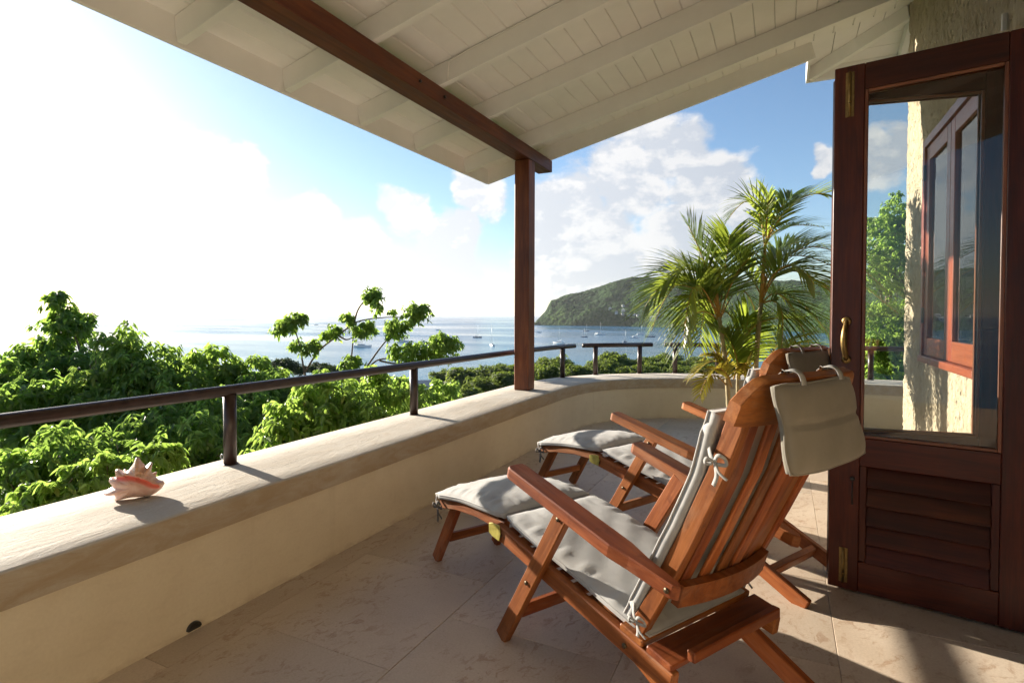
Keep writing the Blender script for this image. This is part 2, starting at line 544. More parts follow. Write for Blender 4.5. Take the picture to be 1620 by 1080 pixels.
M['leaf_far'] = m_leaf('far_leaf', (0.030, 0.058, 0.014), (0.085, 0.125, 0.030), (0.30, 0.40, 0.06), 0.48, 0.6)
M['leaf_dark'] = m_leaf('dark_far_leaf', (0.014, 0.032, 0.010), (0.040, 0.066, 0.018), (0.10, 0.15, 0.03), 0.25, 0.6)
M['palm'] = m_leaf('palm_leaflet', (0.038, 0.078, 0.014), (0.095, 0.142, 0.026), (0.44, 0.54, 0.07), 0.50, 0.34)
M['palm_y'] = m_leaf('yellow_palm_leaflet', (0.14, 0.13, 0.02), (0.27, 0.23, 0.03), (0.60, 0.50, 0.06), 0.42, 0.35)
M['palm_stem'] = m_plain('palm_stem', (0.34, 0.28, 0.15), 0.6, var=0.35, nscale=20, bump=0.2)
M['rachis'] = m_plain('palm_rachis', (0.42, 0.25, 0.05), 0.5, var=0.25, nscale=12)
M['glass'] = m_glass('pane_glass')
M['sea'] = m_sea()
M['ground'] = m_ground()
M['headland'] = m_headland()
M['shell'] = m_shell()

# ------------------------------------------------------------------ mesh helpers
def tag(o, label=None, cat=None, group=None, kind=None):
    if label: o['label'] = label
    if cat: o['category'] = cat
    if group: o['group'] = group
    if kind: o['kind'] = kind
    return o


def empty(name, loc=(0, 0, 0), rz=0.0, **kw):
    o = bpy.data.objects.new(name, None)
    o.empty_display_size = 0.1
    o.location = loc
    o.rotation_euler = (0, 0, rz)
    COL.objects.link(o)
    return tag(o, **kw)


def mesh(name, verts, faces, mat=None, smooth=False):
    me = bpy.data.meshes.new(name)
    me.from_pydata([tuple(map(float, v)) for v in verts], [], faces)
    if mat is not None:
        me.materials.append(M[mat] if isinstance(mat, str) else mat)
    if smooth:
        me.polygons.foreach_set('use_smooth', [True] * len(me.polygons))
    me.update()
    return me


def obj(name, me, parent=None, matrix=None, **kw):
    o = bpy.data.objects.new(name, me)
    COL.objects.link(o)
    if parent is not None:
        o.parent = parent
    if matrix is not None:
        o.matrix_local = matrix
    return tag(o, **kw)


def quads_mesh(name, V, Q, mat):
    """fast mesh from numpy vertices (n,3) and quads (m,4)"""
    me = bpy.data.meshes.new(name)
    V = np.ascontiguousarray(V, dtype=np.float32)
    Q = np.ascontiguousarray(Q, dtype=np.int32)
    me.vertices.add(len(V))
    me.vertices.foreach_set('co', V.ravel())
    me.loops.add(Q.size)
    me.loops.foreach_set('vertex_index', Q.ravel())
    me.polygons.add(len(Q))
    me.polygons.foreach_set('loop_start', np.arange(0, Q.size, 4, dtype=np.int32))
    me.materials.append(M[mat] if isinstance(mat, str) else mat)
    me.update(calc_edges=True)
    me.validate()
    return me


def chamfer_prism(L, w_, h, b=0.004):
    """bar along +X from 0 to L, width w_ (Y), height h (Z), chamfered edges"""
    b = min(b, w_ * 0.3, h * 0.3, L * 0.3)
    def ring(x, ins):
        y, z = w_ / 2 - ins, h / 2 - ins
        c = b * 0.8
        return [(x, -y + c, -z), (x, y - c, -z), (x, y, -z + c), (x, y, z - c), (x, y - c, z), (x, -y + c, z), (x, -y, z - c), (x, -y, -z + c)]
    V = ring(0, b * 0.7) + ring(b, 0) + ring(L - b, 0) + ring(L, b * 0.7)
    F = [tuple(range(7, -1, -1)), tuple(range(24, 32))]
    for r in range(3):
        for i in range(8):
            j = (i + 1) % 8
            F.append((r * 8 + i, r * 8 + j, r * 8 + 8 + j, r * 8 + 8 + i))
    return V, F


def frame_matrix(p0, p1, up=(0, 0, 1)):
    p0, p1 = Vector(p0), Vector(p1)
    x = (p1 - p0).normalized()
    up = Vector(up)
    if abs(x.dot(up)) > 0.999:
        up = Vector((1, 0, 0))
    y = up.cross(x).normalized()
    z = x.cross(y)
    m = Matrix((x, y, z)).transposed().to_4x4()
    m.translation = p0
    return m


def bar(name, p0, p1, w_, h, mat, parent=None, up=(0, 0, 1), b=0.004, **kw):
    L = (Vector(p1) - Vector(p0)).length
    V, F = chamfer_prism(L, w_, h, b)
    return obj(name, mesh(name, V, F, mat), parent, frame_matrix(p0, p1, up), **kw)


def boxvf(x0, x1, y0, y1, z0, z1):
    V = [(x0, y0, z0), (x1, y0, z0), (x1, y1, z0), (x0, y1, z0), (x0, y0, z1), (x1, y0, z1), (x1, y1, z1), (x0, y1, z1)]
    F = [(3, 2, 1, 0), (4, 5, 6, 7), (0, 1, 5, 4), (1, 2, 6, 5), (2, 3, 7, 6), (3, 0, 4, 7)]
    return V, F


def join(parts):
    V, F = [], []
    for v, f in parts:
        o = len(V)
        V += list(v)
        F += [tuple(i + o for i in q) for q in f]
    return V, F


def box(name, x0, x1, y0, y1, z0, z1, mat, parent=None, **kw):
    return obj(name, mesh(name, *boxvf(x0, x1, y0, y1, z0, z1), mat), parent, **kw)


def tubevf(pts, radii, seg=10, cap=True):
    pts = [Vector(p) for p in pts]
    if not hasattr(radii, '__len__'):
        radii = [radii] * len(pts)
    V, F = [], []
    t0 = (pts[1] - pts[0]).normalized()
    n = t0.orthogonal().normalized()
    for i, p in enumerate(pts):
        t = (pts[min(i + 1, len(pts) - 1)] - pts[max(i - 1, 0)]).normalized()
        n = (n - t * n.dot(t)).normalized()
        bn = t.cross(n)
        for s in range(seg):
            a = 2 * math.pi * s / seg
            V.append(tuple(p + (n * math.cos(a) + bn * math.sin(a)) * radii[i]))
    for i in range(len(pts) - 1):
        for s in range(seg):
            q = (s + 1) % seg
            F.append((i * seg + s, i * seg + q, (i + 1) * seg + q, (i + 1) * seg + s))
    if cap:
        F.append(tuple(range(seg - 1, -1, -1)))
        e = (len(pts) - 1) * seg
        F.append(tuple(range(e, e + seg)))
    return V, F


def tube(name, pts, radii, mat, parent=None, seg=10, **kw):
    return obj(name, mesh(name, *tubevf(pts, radii, seg), mat, smooth=True), parent, **kw)


def smooth_by_angle(o, ang=35):
    me = o.data
    me.polygons.foreach_set('use_smooth', [True] * len(me.polygons))
    try:
        me.set_sharp_from_angle(angle=RAD(ang))
    except Exception:
        pass


def catmull(P, n=8):
    P = [np.array(p, float) for p in P]
    out = []
    for i in range(len(P) - 1):
        p0, p1, p2, p3 = P[max(i - 1, 0)], P[i], P[i + 1], P[min(i + 2, len(P) - 1)]
        for k in range(n):
            t = k / n
            out.append(0.5 * ((2 * p1) + (p2 - p0) * t + (2 * p0 - 5 * p1 + 4 * p2 - p3) * t * t + (3 * p1 - p0 - 3 * p2 + p3) * t ** 3))
    out.append(P[-1])
    return out


def plate(name, outline, thick, mat, parent=None, matrix=None, axis=2, **kw):
    """extruded polygon (x,y) with a small chamfer, from z=0 to thick"""
    n = len(outline)
    c = min(0.004, thick * 0.25)
    cen = np.mean(np.array(outline), axis=0)
    O = [np.array(p, float) for p in outline]
    ins = []
    for i in range(n):
        a, b, d = O[i - 1], O[i], O[(i + 1) % n]
        e1 = (b - a) / (np.linalg.norm(b - a) + 1e-9)
        e2 = (d - b) / (np.linalg.norm(d - b) + 1e-9)
        nn = np.array([-(e1 + e2)[1], (e1 + e2)[0]])
        nn /= (np.linalg.norm(nn) + 1e-9)
        if nn @ (cen - b) < 0:
            nn = -nn
        ins.append(b + nn * c)
    V = [(*p, 0) for p in ins] + [(*p, c) for p in O] + [(*p, thick - c) for p in O] + [(*p, thick) for p in ins]
    F = [tuple(range(n - 1, -1, -1)), tuple(range(3 * n, 4 * n))]
    for r in range(3):
        for i in range(n):
            j = (i + 1) % n
            F.append((r * n + i, r * n + j, (r + 1) * n + j, (r + 1) * n + i))
    return obj(name, mesh(name, V, F, mat), parent, matrix, **kw)


def copy_tree(o, parent=None):
    c = o.copy()
    COL.objects.link(c)
    c.parent = parent
    for ch in list(o.children):
        copy_tree(ch, c)
    return c


# ------------------------------------------------------------------ ground, sea, headland
SEA_Z = -27.0


def ground_z(x, y):
    q = max(0.0, math.hypot(x - 1.0, y - 3.0) - 6.0)
    return -3.4 - 0.126 * q + 0.35 * math.sin(x * 0.21 + 1.0) * math.sin(y * 0.17)


def build_ground():
    rs = [0.0, 3, 6, 9, 12, 16, 21, 27, 34, 42, 52, 64, 78, 94, 112, 132, 154, 176, 198, 225, 260]
    nseg = 96
    V = [(1.0, 3.0, ground_z(1, 3))]
    F = []
    for r in rs[1:]:
        for s in range(nseg):
            a = 2 * math.pi * s / nseg
            x, y = 1 + r * math.cos(a), 3 + r * math.sin(a)
            V.append((x, y, ground_z(x, y)))
    for s in range(nseg):
        F.append((0, 1 + s, 1 + (s + 1) % nseg))
    for i in range(len(rs) - 2):
        for s in range(nseg):
            a, b = 1 + i * nseg + s, 1 + i * nseg + (s + 1) % nseg
            F.append((a, a + nseg, b + nseg, b))
    obj('ground', mesh('ground', V, F, 'ground', True), label='dark green hillside falling from the terrace to the shore', kind='structure')


build_ground()
S_ = 19000.0
obj('sea', mesh('sea', [(S_ * math.cos(a), S_ * math.sin(a), SEA_Z) for a in np.linspace(0, 2 * math.pi, 181)[:-1]], [tuple(range(180))], 'sea'),
    label='calm pale blue bay reaching to the horizon', kind='structure')


def vnoise(x, y, seed):
    """smooth value noise on numpy arrays"""
    r = np.random.RandomState(seed).rand(256, 256)
    xi, yi = np.floor(x).astype(int), np.floor(y).astype(int)
    fx, fy = x - xi, y - yi
    fx, fy = fx * fx * (3 - 2 * fx), fy * fy * (3 - 2 * fy)
    g = lambda a, b: r[a % 256, b % 256]
    return (g(xi, yi) * (1 - fx) + g(xi + 1, yi) * fx) * (1 - fy) + (g(xi, yi + 1) * (1 - fx) + g(xi + 1, yi + 1) * fx) * fy


H_AZ = [-23.6, -23.31, -22.54, -21.9, -20.55, -18.51, -16.93, -15.36, -13.81, -11.36, -10.16, -6, -2, 2.28, 8, 16, 30, 50, 70]
H_TAN = [-0.0187, -0.0112, 0.0035, 0.0227, 0.0317, 0.0395, 0.0483, 0.057, 0.0645, 0.0629, 0.0593, 0.056, 0.0545, 0.052, 0.058, 0.07, 0.09, 0.11, 0.12]
H_D = [(-24, 1560), (-20, 1500), (-14, 1440), (-8, 1300), (0, 1120), (10, 900), (25, 700), (50, 600), (70, 600)]


def head_height(az, rho):
    D = np.interp(az, [a for a, _ in H_D], [d for _, d in H_D])
    wdt = np.interp(az, [-23.6, -22, -18, -12, 0, 20, 70], [60, 190, 330, 430, 430, 380, 380])
    tn = np.interp(az, H_AZ, H_TAN)
    H = 1.2 + (D + wdt) * tn - SEA_Z
    x = np.clip((rho - D) / wdt, 0, 2.2)
    f = np.where(x < 1, 1 - (1 - np.clip(x, 0, 1)) ** 1.75, 1 - 0.35 * (x - 1) ** 1.5)
    X, Y = rho * np.sin(np.radians(az)), rho * np.cos(np.radians(az))
    gul = vnoise(X / 120 + 40, Y / 120 + 40, 1) * 0.6 + vnoise(X / 45 + 10, Y / 45 + 10, 2) * 0.4
    z = H * f * (1 + (gul - 0.62) * 0.34 * np.clip(x * 3, 0, 1) * np.clip((1.02 - x) * 2.2, 0, 1))
    # the low green knoll in front
    hx, hy = 1485 * math.sin(RAD(-17.9)), 1485 * math.cos(RAD(-17.9))
    k = 44 * np.exp(-(((X - hx) / 62) ** 2 + ((Y - hy) / 55) ** 2)) + 20 * np.exp(-(((X - hx - 75) / 60) ** 2 + ((Y - hy) / 50) ** 2))
    z = np.maximum(z, k * (x > 0) * np.clip(x * 14, 0, 1))
    can = vnoise(X / 7.5, Y / 7.5, 3) * 4.2 + vnoise(X / 3.4, Y / 3.4, 4) * 2.0 + vnoise(X / 17, Y / 17, 5) * 4.0
    z = z + can * np.clip(x * 12, 0, 1) - 1.5
    return SEA_Z + z


def build_headland():
    az = np.concatenate([np.arange(-23.9, -8, 0.11), np.arange(-8, 14, 0.2), np.arange(14, 70.1, 1.0)])
    t = np.concatenate([[-0.01], np.linspace(0, 1.0, 84) ** 1.15, np.linspace(1.06, 2.2, 14)])
    A, T = np.meshgrid(az, t, indexing='ij')
    D = np.interp(A, [a for a, _ in H_D], [d for _, d in H_D])
    wdt = np.interp(A, [-23.6, -22, -18, -12, 0, 20, 70], [60, 190, 330, 430, 430, 380, 380])
    rho = D + T * wdt
    Z = head_height(A, rho)
    Z[:, 0] = SEA_Z - 4
    V = np.stack([rho * np.sin(np.radians(A)), rho * np.cos(np.radians(A)), Z], -1).reshape(-1, 3)
    na, nt = A.shape
    i = np.arange(na - 1)[:, None] * nt + np.arange(nt - 1)[None, :]
    Q = np.stack([i, i + 1, i + nt + 1, i + nt], -1).reshape(-1, 4)
    me = quads_mesh('headland', V, Q, 'headland')
    me.polygons.foreach_set('use_smooth', [True] * len(me.polygons))
    obj('headland', me, label='steep wooded headland closing the far side of the bay', kind='structure')


build_headland()

# ------------------------------------------------------------------ terrace: floor, parapet
INNER = [(-2.0, -4.0), (-2.0, -2.0), (-2.0, 0.0), (-2.0, 2.0), (-2.0, 4.0), (-2.0, 4.9), (-1.985, 5.45), (-1.88, 5.95), (-1.66, 6.32),
         (-1.33, 6.6), (-0.95, 6.8), (-0.3, 6.97), (0.6, 7.07), (1.6, 7.12), (3.2, 7.15), (6.0, 7.15)]
CURVE = catmull(INNER, 6)


def sweep(profile, close=True):
    """profile: list of (offset outward, z)"""
    pts = [np.array(p) for p in CURVE]
    V, F = [], []
    m = len(profile)
    for i, p in enumerate(pts):
        t = pts[min(i + 1, len(pts) - 1)] - pts[max(i - 1, 0)]
        t /= np.linalg.norm(t)
        nrm = np.array([-t[1], t[0]])
        for o, z in profile:
            q = p + nrm * o
            V.append((q[0], q[1], z))
    for i in range(len(pts) - 1):
        for k in range(m if close else m - 1):
            j = (k + 1) % m
            F.append((i * m + k, (i + 1) * m + k, (i + 1) * m + j, i * m + j))
    F.append(tuple(range(m)))
    F.append(tuple(reversed(range((len(pts) - 1) * m, len(pts) * m))))
    return V, F


CAPZ = 0.465
par = empty('parapet_wall', (-2.3, 2.0, 0), label='low cream plastered parapet with broad stone cap curving round the terrace', cat='wall')
def shift(vf, d):
    return [(v[0] - d[0], v[1] - d[1], v[2] - d[2]) for v in vf[0]], vf[1]
pw = obj('wall_face', mesh('wall_face', *shift(sweep([(0.0, -4.5), (0.0, 0.356), (0.545, 0.356), (0.545, -4.5)]), (-2.3, 2.0, 0)), 'parapet'), par)
smooth_by_angle(pw, 40)
r_ = 0.018
cp = obj('cap', mesh('cap', *shift(sweep([(-0.010, 0.354), (-0.014, 0.40), (-0.014, CAPZ - r_), (-0.014 + r_ * 0.3, CAPZ - r_ * 0.3), (-0.014 + r_, CAPZ),
                                   (0.10, CAPZ + 0.002), (0.3, CAPZ + 0.004), (0.545, CAPZ), (0.562, CAPZ - 0.012), (0.562, 0.354)]), (-2.3, 2.0, 0)), 'cap'), par)
smooth_by_angle(cp, 50)

floor = box('terrace_floor', -2.1, 4.2, -4.0, 7.3, -0.4, -0.012, 'grout', label='pale coral stone terrace floor', kind='structure')
TW = 0.685
rng = random.Random(4)
tile_cache = {}
def tile_mesh(wx, wy):
    key = (round(wx, 3), round(wy, 3))
    if key not in tile_cache:
        g, b = 0.0007, 0.0014
        x0, x1, y0, y1 = g, wx - g, g, wy - g
        V = [(x0, y0, -0.014), (x1, y0, -0.014), (x1, y1, -0.014), (x0, y1, -0.014), (x0, y0, -b), (x1, y0, -b), (x1, y1, -b), (x0, y1, -b),
             (x0 + b, y0 + b, 0), (x1 - b, y0 + b, 0), (x1 - b, y1 - b, 0), (x0 + b, y1 - b, 0)]
        F = [(0, 1, 5, 4), (1, 2, 6, 5), (2, 3, 7, 6), (3, 0, 4, 7), (4, 5, 9, 8), (5, 6, 10, 9), (6, 7, 11, 10), (7, 4, 8, 11), (8, 9, 10, 11)]
        tile_cache[key] = mesh('tile', V, F, 'floor')
    return tile_cache[key]
for ci in range(-2, 5):
    u0 = -1.185 + ci * TW
    u1 = u0 + TW
    a0, a1 = max(u0, -2.09), min(u1, 2.3)
    if a1 - a0 < 0.05:
        continue
    v = -1.6 + (0.34 if ci % 2 else 0.02) 
    while v < 7.25:
        v1 = min(v + 0.69, 7.28)
        if v1 - v > 0.05:
            o = obj('tile', tile_mesh(a1 - a0, v1 - v), floor)
            o.location = (a0, v, rng.uniform(-0.0006, 0.0))
        v += 0.69

# drain spout at the foot of the parapet
dr = empty('drain_outlet', (-2.0, 1.36, 0.0), label='small black drain hole at the foot of the sunlit part of the parapet', cat='drain')
pipe = []
for rr, dx in ((0.027, 0.0), (0.027, 0.010), (0.022, 0.010), (0.020, -0.03)):
    pipe.append([(dx, rr * 1.05 * math.cos(a), 0.012 + abs(rr) * 0.95 * math.sin(a)) for a in np.linspace(0, math.pi, 13)])
V = [p for ring in pipe for p in ring]
F = [(r * 13 + i, r * 13 + i + 1, (r + 1) * 13 + i + 1, (r + 1) * 13 + i) for r in range(3) for i in range(12)]
F.append(tuple(range(39, 52)))
obj('pipe_end', mesh('pipe_end', V, F, 'black', True), dr)
V = [(0.0085, 0.025 * math.cos(a), 0.008 + 0.026 * math.sin(a)) for a in np.linspace(0, math.pi, 13)]
obj('opening', mesh('opening', V, [tuple(range(13))], 'black'), dr)  # flat black disc painted in for the darkness inside the pipe

# ------------------------------------------------------------------ railings
RZ = 0.828
def railing(label, line, posts, name='railing'):
    base = Vector((posts[0][0], posts[0][1], CAPZ))
    r = empty(name, base, label=label, cat='railing')
    tube('rail', [Vector((x, y, RZ)) - base for x, y in line], 0.027, 'rail', r, seg=18)
    for x, y in posts:
        p = Vector((x, y, 0)) - Vector((base.x, base.y, 0))
        tube('post', [(p.x, p.y, 0.001), (p.x, p.y, RZ - CAPZ - 0.018)], 0.030, 'rail', r, seg=18)
        tube('post_foot', [(p.x, p.y, 0.002), (p.x, p.y, 0.006)], 0.037, 'rail', r, seg=18)
    return r

r1 = railing('long brown pipe handrail running past the timber post to the left edge', [(-2.43, -3.9), (-2.43, 0), (-2.43, 2.5), (-2.43, 4.6), (-2.42, 5.3), (-2.37, 6.0), (-2.275, 6.42)],
             [(-2.43, 1.85), (-2.435, 3.37), (-2.33, 6.16), (-2.43, 0.33), (-2.43, -1.2)])
ring = []
for a in np.linspace(0, 2 * math.pi, 17)[:-1]:
    ring.append((-0.034 - 0.011 * (1 + math.cos(a)), -0.01, 0.035 + 0.012 * math.sin(a)))
tube('eye_ring', ring + ring[:1], 0.0025, 'alu', r1, seg=6)
railing('short brown handrail with two posts right of the timber post', [(-2.21, 6.53), (-1.855, 6.845), (-1.50, 7.16)], [(-2.08, 6.64), (-1.63, 7.05)])
railing('short brown handrail just left of the potted palm', [(-1.36, 7.24), (-1.0, 7.38), (-0.62, 7.45)], [(-1.235, 7.29), (-0.74, 7.44)])
railing('brown handrail behind the potted palm', [(-0.45, 7.48), (0.0, 7.5), (0.42, 7.52)], [(-0.3, 7.49), (0.28, 7.515)])
railing('brown handrail seen through the door glass', [(0.55, 7.52), (1.2, 7.54), (2.4, 7.56)], [(0.9, 7.53), (2.2, 7.555)])

# ------------------------------------------------------------------ post, beam, veranda roof
tb = empty('timber_post', (-2.285, 4.985, CAPZ), label='square dark red timber post standing on the parapet', cat='post')
bar('shaft', (0, 0, 0.003), (0, 0, 2.695 - CAPZ - 0.001), 0.152, 0.152, 'beam', tb, up=(0, 1, 0), b=0.008)
bm_ = empty('timber_beam', (-2.285, 0, 2.695), label='long dark red timber beam carried by the post under the white rafters', cat='beam')
bar('beam_shaft', (0, 0.905, 0.061), (0, 5.5, 0.061), 0.16, 0.122, 'beam', bm_, b=0.006)
bar('beam_shaft', (0, -4.0, 0.061), (0, 0.9, 0.061), 0.16, 0.122, 'beam', bm_, b=0.006)
for v in (3.12, 3.42, -0.3):
    o = tube('bolt', [(0.079, v, 0.062), (0.092, v, 0.062)], 0.011, 'black', bm_, seg=10)

SL = math.tan(RAD(13.4))
CS = math.cos(RAD(13.4))
U0, U1, VG = -2.96, 0.92, 5.47
def zr(u):
    return 2.8168 + (u + 2.205) * SL
roof = empty('veranda_roof', (-2.96, 5.47, zr(-2.96)), label='white boarded veranda roof on white rafters above the terrace', cat='roof')
RO = Vector((-2.96, 5.47, zr(-2.96)))
def rp(u, v, dz=0.0):
    return Vector((u, v, zr(u) + dz)) - RO
RH = 0.142
rafters = [2.665 - 0.715 * k for k in range(0, 9)] + [3.38, 4.095, 4.955]
for v in rafters:
    bar('rafter', rp(U0 + 0.022, v, RH / 2 / CS), rp(U1 - 0.004, v, RH / 2 / CS), 0.05, RH, 'white', roof, b=0.003)
# boards parallel to the beam, one object each
nb = 27
step = (U1 - U0) / nb
bth = 0.018
for i in range(nb):
    ua, ub = U0 + i * step, U0 + (i + 1) * step
    g = 0.0015
    c = 0.005
    base = RH / CS + 0.002
    prof = [(ua + g + c, base), (ub - g - c, base), (ub - g, base + c), (ub - g, base + bth), (ua + g, base + bth), (ua + g, base + c)]
    V = [tuple(rp(u, -4.0, dz)) for u, dz in prof] + [tuple(rp(u, VG - 0.022, dz)) for u, dz in prof]
    F = [tuple(range(6)), tuple(range(11, 5, -1))] + [(k, k + 6, (k + 1) % 6 + 6, (k + 1) % 6) for k in range(6)]
    obj('board', mesh('board', V, F, 'white'), roof)
base = RH / CS + 0.002 + bth + 0.004
V = [tuple(rp(u, v, base + dz)) for dz in (0, 0.05) for u, v in ((U0 - 0.03, -4.05), (U1, -4.05), (U1, VG + 0.03), (U0 - 0.03, VG + 0.03))]
obj('roof_covering', mesh('roof_covering', V, boxvf(0, 1, 0, 1, 0, 1)[1], 'grey_roof'), roof)
fh = RH + 0.035
bar('fascia', rp(U0 + 0.010, -4.0, fh / 2 - 0.004), rp(U0 + 0.010, VG - 0.0225, fh / 2 - 0.004), 0.022, fh, 'white', roof, b=0.002)
bar('barge_board', rp(U0 - 0.012, VG - 0.011, fh / 2 / CS - 0.004), rp(0.20, VG - 0.011, fh / 2 / CS - 0.004), 0.022, fh, 'white', roof, b=0.002)
# cable clipped along the second rafter
cb = [rp(u, 3.349, (RH - 0.006) / CS) for u in np.linspace(-2.12, 0.9, 20)]
cb = [rp(-2.13, 3.346, 0.004), rp(-2.125, 3.345, 0.07), rp(-2.12, 3.346, 0.125)] + cb[1:]
tube('cable', cb, 0.005, 'white', roof, seg=6)

# ------------------------------------------------------------------ house
WU, WC = 0.92, 5.62            # plane of the veranda wall, far corner
house = empty('house', (WU, WC, 0), label='rough cream stucco house wall with timber window and white eaves at right', cat='house')
HO = Vector((WU, WC, 0))
def hb(x0, x1, y0, y1, z0, z1):
    return boxvf(x0 - HO.x, x1 - HO.x, y0 - HO.y, y1 - HO.y, z0, z1)
DV0, DV1, DZ = 1.15, 3.12, 2.33     # door opening
WV0, WV1, WZ0, WZ1 = 3.50, 4.90, 0.88, 2.44
T = 0.24
parts = [hb(WU, WU + T, -4.5, DV0, -0.4, 4.3), hb(WU, WU + T, DV0, DV1, DZ, 4.3), hb(WU, WU + T, DV1, WV0, -0.4, 4.3),
         hb(WU, WU + T, WV0, WV1, -0.4, WZ0), hb(WU, WU + T, WV0, WV1, WZ1, 4.3), hb(WU, WU + T, WV1, WC, -0.4, 4.3),
         hb(WU + T, 7.0, WC - T, WC, -0.4, 4.3)]
obj('wall', mesh('wall', *join(parts), 'stucco'), house)
def stucco_skin():
    st = 0.0095
    vs = np.arange(DV1 + 0.002, WC + 0.001, st)
    zs = np.arange(0.0, 3.9, st)
    Vv, Zz = np.meshgrid(vs, zs, indexing='ij')
    h = np.zeros_like(Vv)
    for f, a, sd in ((6, 0.0015, 21), (38, 0.0028, 22), (80, 0.0034, 23)):
        h += a * (vnoise(Vv * f + 7, Zz * f * 0.62 + 3, sd) - 0.5) * 2
    pit = np.clip((vnoise(Vv * 52 + 50, Zz * 26 + 9, 24) - 0.66) / 0.2, 0, 1) * 0.010
    h = h - pit
    X = WU - 0.016 - h
    P = np.stack([X - HO.x, Vv - HO.y, Zz], -1).reshape(-1, 3)
    n0, n1_ = Vv.shape
    i = np.arange(n0 - 1)[:, None] * n1_ + np.arange(n1_ - 1)[None, :]
    cv, cz = Vv[:-1, :-1] + st / 2, Zz[:-1, :-1] + st / 2
    keep = ~((cv > WV0 - 0.001) & (cv < WV1 + 0.001) & (cz > WZ0 - 0.001) & (cz < WZ1 + 0.001))
    Q = np.stack([i, i + n1_, i + n1_ + 1, i + 1], -1)[keep]
    me = quads_mesh('stucco_coat', P, Q, 'stucco')
    me.polygons.foreach_set('use_smooth', [True] * len(me.polygons))
    obj('stucco_coat', me, house)


stucco_skin()
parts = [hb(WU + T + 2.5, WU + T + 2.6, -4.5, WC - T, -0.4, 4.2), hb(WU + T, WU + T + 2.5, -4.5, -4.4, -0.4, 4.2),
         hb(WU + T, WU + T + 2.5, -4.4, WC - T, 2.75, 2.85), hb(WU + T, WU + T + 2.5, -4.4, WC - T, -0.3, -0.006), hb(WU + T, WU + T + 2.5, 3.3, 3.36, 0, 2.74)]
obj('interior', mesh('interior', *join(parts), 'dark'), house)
# door lining
for nm, a, b in (('door_jamb', (DV1 - 0.022, 0), (DV1 - 0.022, DZ - 0.002)), ('door_jamb', (DV0 + 0.022, 0), (DV0 + 0.022, DZ - 0.002))):
    bar(nm, Vector((WU + 0.10, a[0], 0.002)) - HO, Vector((WU + 0.10, b[0], b[1])) - HO, 0.04, 0.21, 'mahogany', house, up=(1, 0, 0))
bar('door_head', Vector((WU + 0.10, DV0 + 0.044, DZ - 0.022)) - HO, Vector((WU + 0.10, DV1 - 0.044, DZ - 0.022)) - HO, 0.21, 0.04, 'mahogany', house)
bar('peg', Vector((WU - 0.03, 3.30, 2.50)) - HO, Vector((WU - 0.03, 3.30, 2.58)) - HO, 0.012, 0.02, 'alu', house)
# window with two casements
wf = empty('window', tuple(Vector((WU, (WV0 + WV1) / 2, WZ0)) - HO))
wf.parent = house
WO = Vector((WU, (WV0 + WV1) / 2, WZ0))
def wb(name, a, b, w_, h, up=(0, 0, 1), mat='teakred'):
    return bar(name, Vector(a) - WO, Vector(b) - WO, w_, h, mat, wf, up=up)
M['teakred'] = m_wood('window_timber', (0.11, 0.022, 0.008), (0.22, 0.050, 0.016), (0.33, 0.090, 0.030), 0.34)
fx = WU + 0.010
wb('frame', (fx, WV0 + 0.03, WZ0), (fx, WV0 + 0.03, WZ1), 0.06, 0.10, (1, 0, 0))
wb('frame', (fx, WV1 - 0.03, WZ0), (fx, WV1 - 0.03, WZ1), 0.06, 0.10, (1, 0, 0))
wb('frame', (fx, WV0 + 0.061, WZ1 - 0.03), (fx, WV1 - 0.061, WZ1 - 0.03), 0.10, 0.06)
wb('sill', (fx - 0.012, WV0 + 0.061, WZ0 + 0.022), (fx - 0.012, WV1 - 0.061, WZ0 + 0.022), 0.12, 0.044)
mid = (WV0 + WV1) / 2
cx = WU - 0.006
for a, b in ((WV0 + 0.064, mid - 0.003), (mid + 0.003, WV1 - 0.064)):
    z0, z1 = WZ0 + 0.048, WZ1 - 0.064
    wb('casement_stile', (cx, a + 0.042, z0), (cx, a + 0.042, z1), 0.084, 0.04, (1, 0, 0))
    wb('casement_stile', (cx, b - 0.042, z0), (cx, b - 0.042, z1), 0.084, 0.04, (1, 0, 0))
    wb('casement_rail', (cx, a + 0.085, z0 + 0.06), (cx, b - 0.085, z0 + 0.06), 0.04, 0.12)
    wb('casement_rail', (cx, a + 0.085, z1 - 0.05), (cx, b - 0.085, z1 - 0.05), 0.04, 0.10)
    V, F = boxvf(cx - 0.003 - WO.x, cx + 0.003 - WO.x, a + 0.086 - WO.y, b - 0.086 - WO.y, z0 + 0.121 - WO.z, z1 - 0.101 - WO.z)
    obj('pane', mesh('pane', V, F, 'glass'), wf)
for z in (1.15, 2.15):
    wb('hinge', (WU - 0.036, WV1 - 0.064, z), (WU - 0.036, WV1 - 0.064, z + 0.11), 0.016, 0.016, (1, 0, 0), 'black')
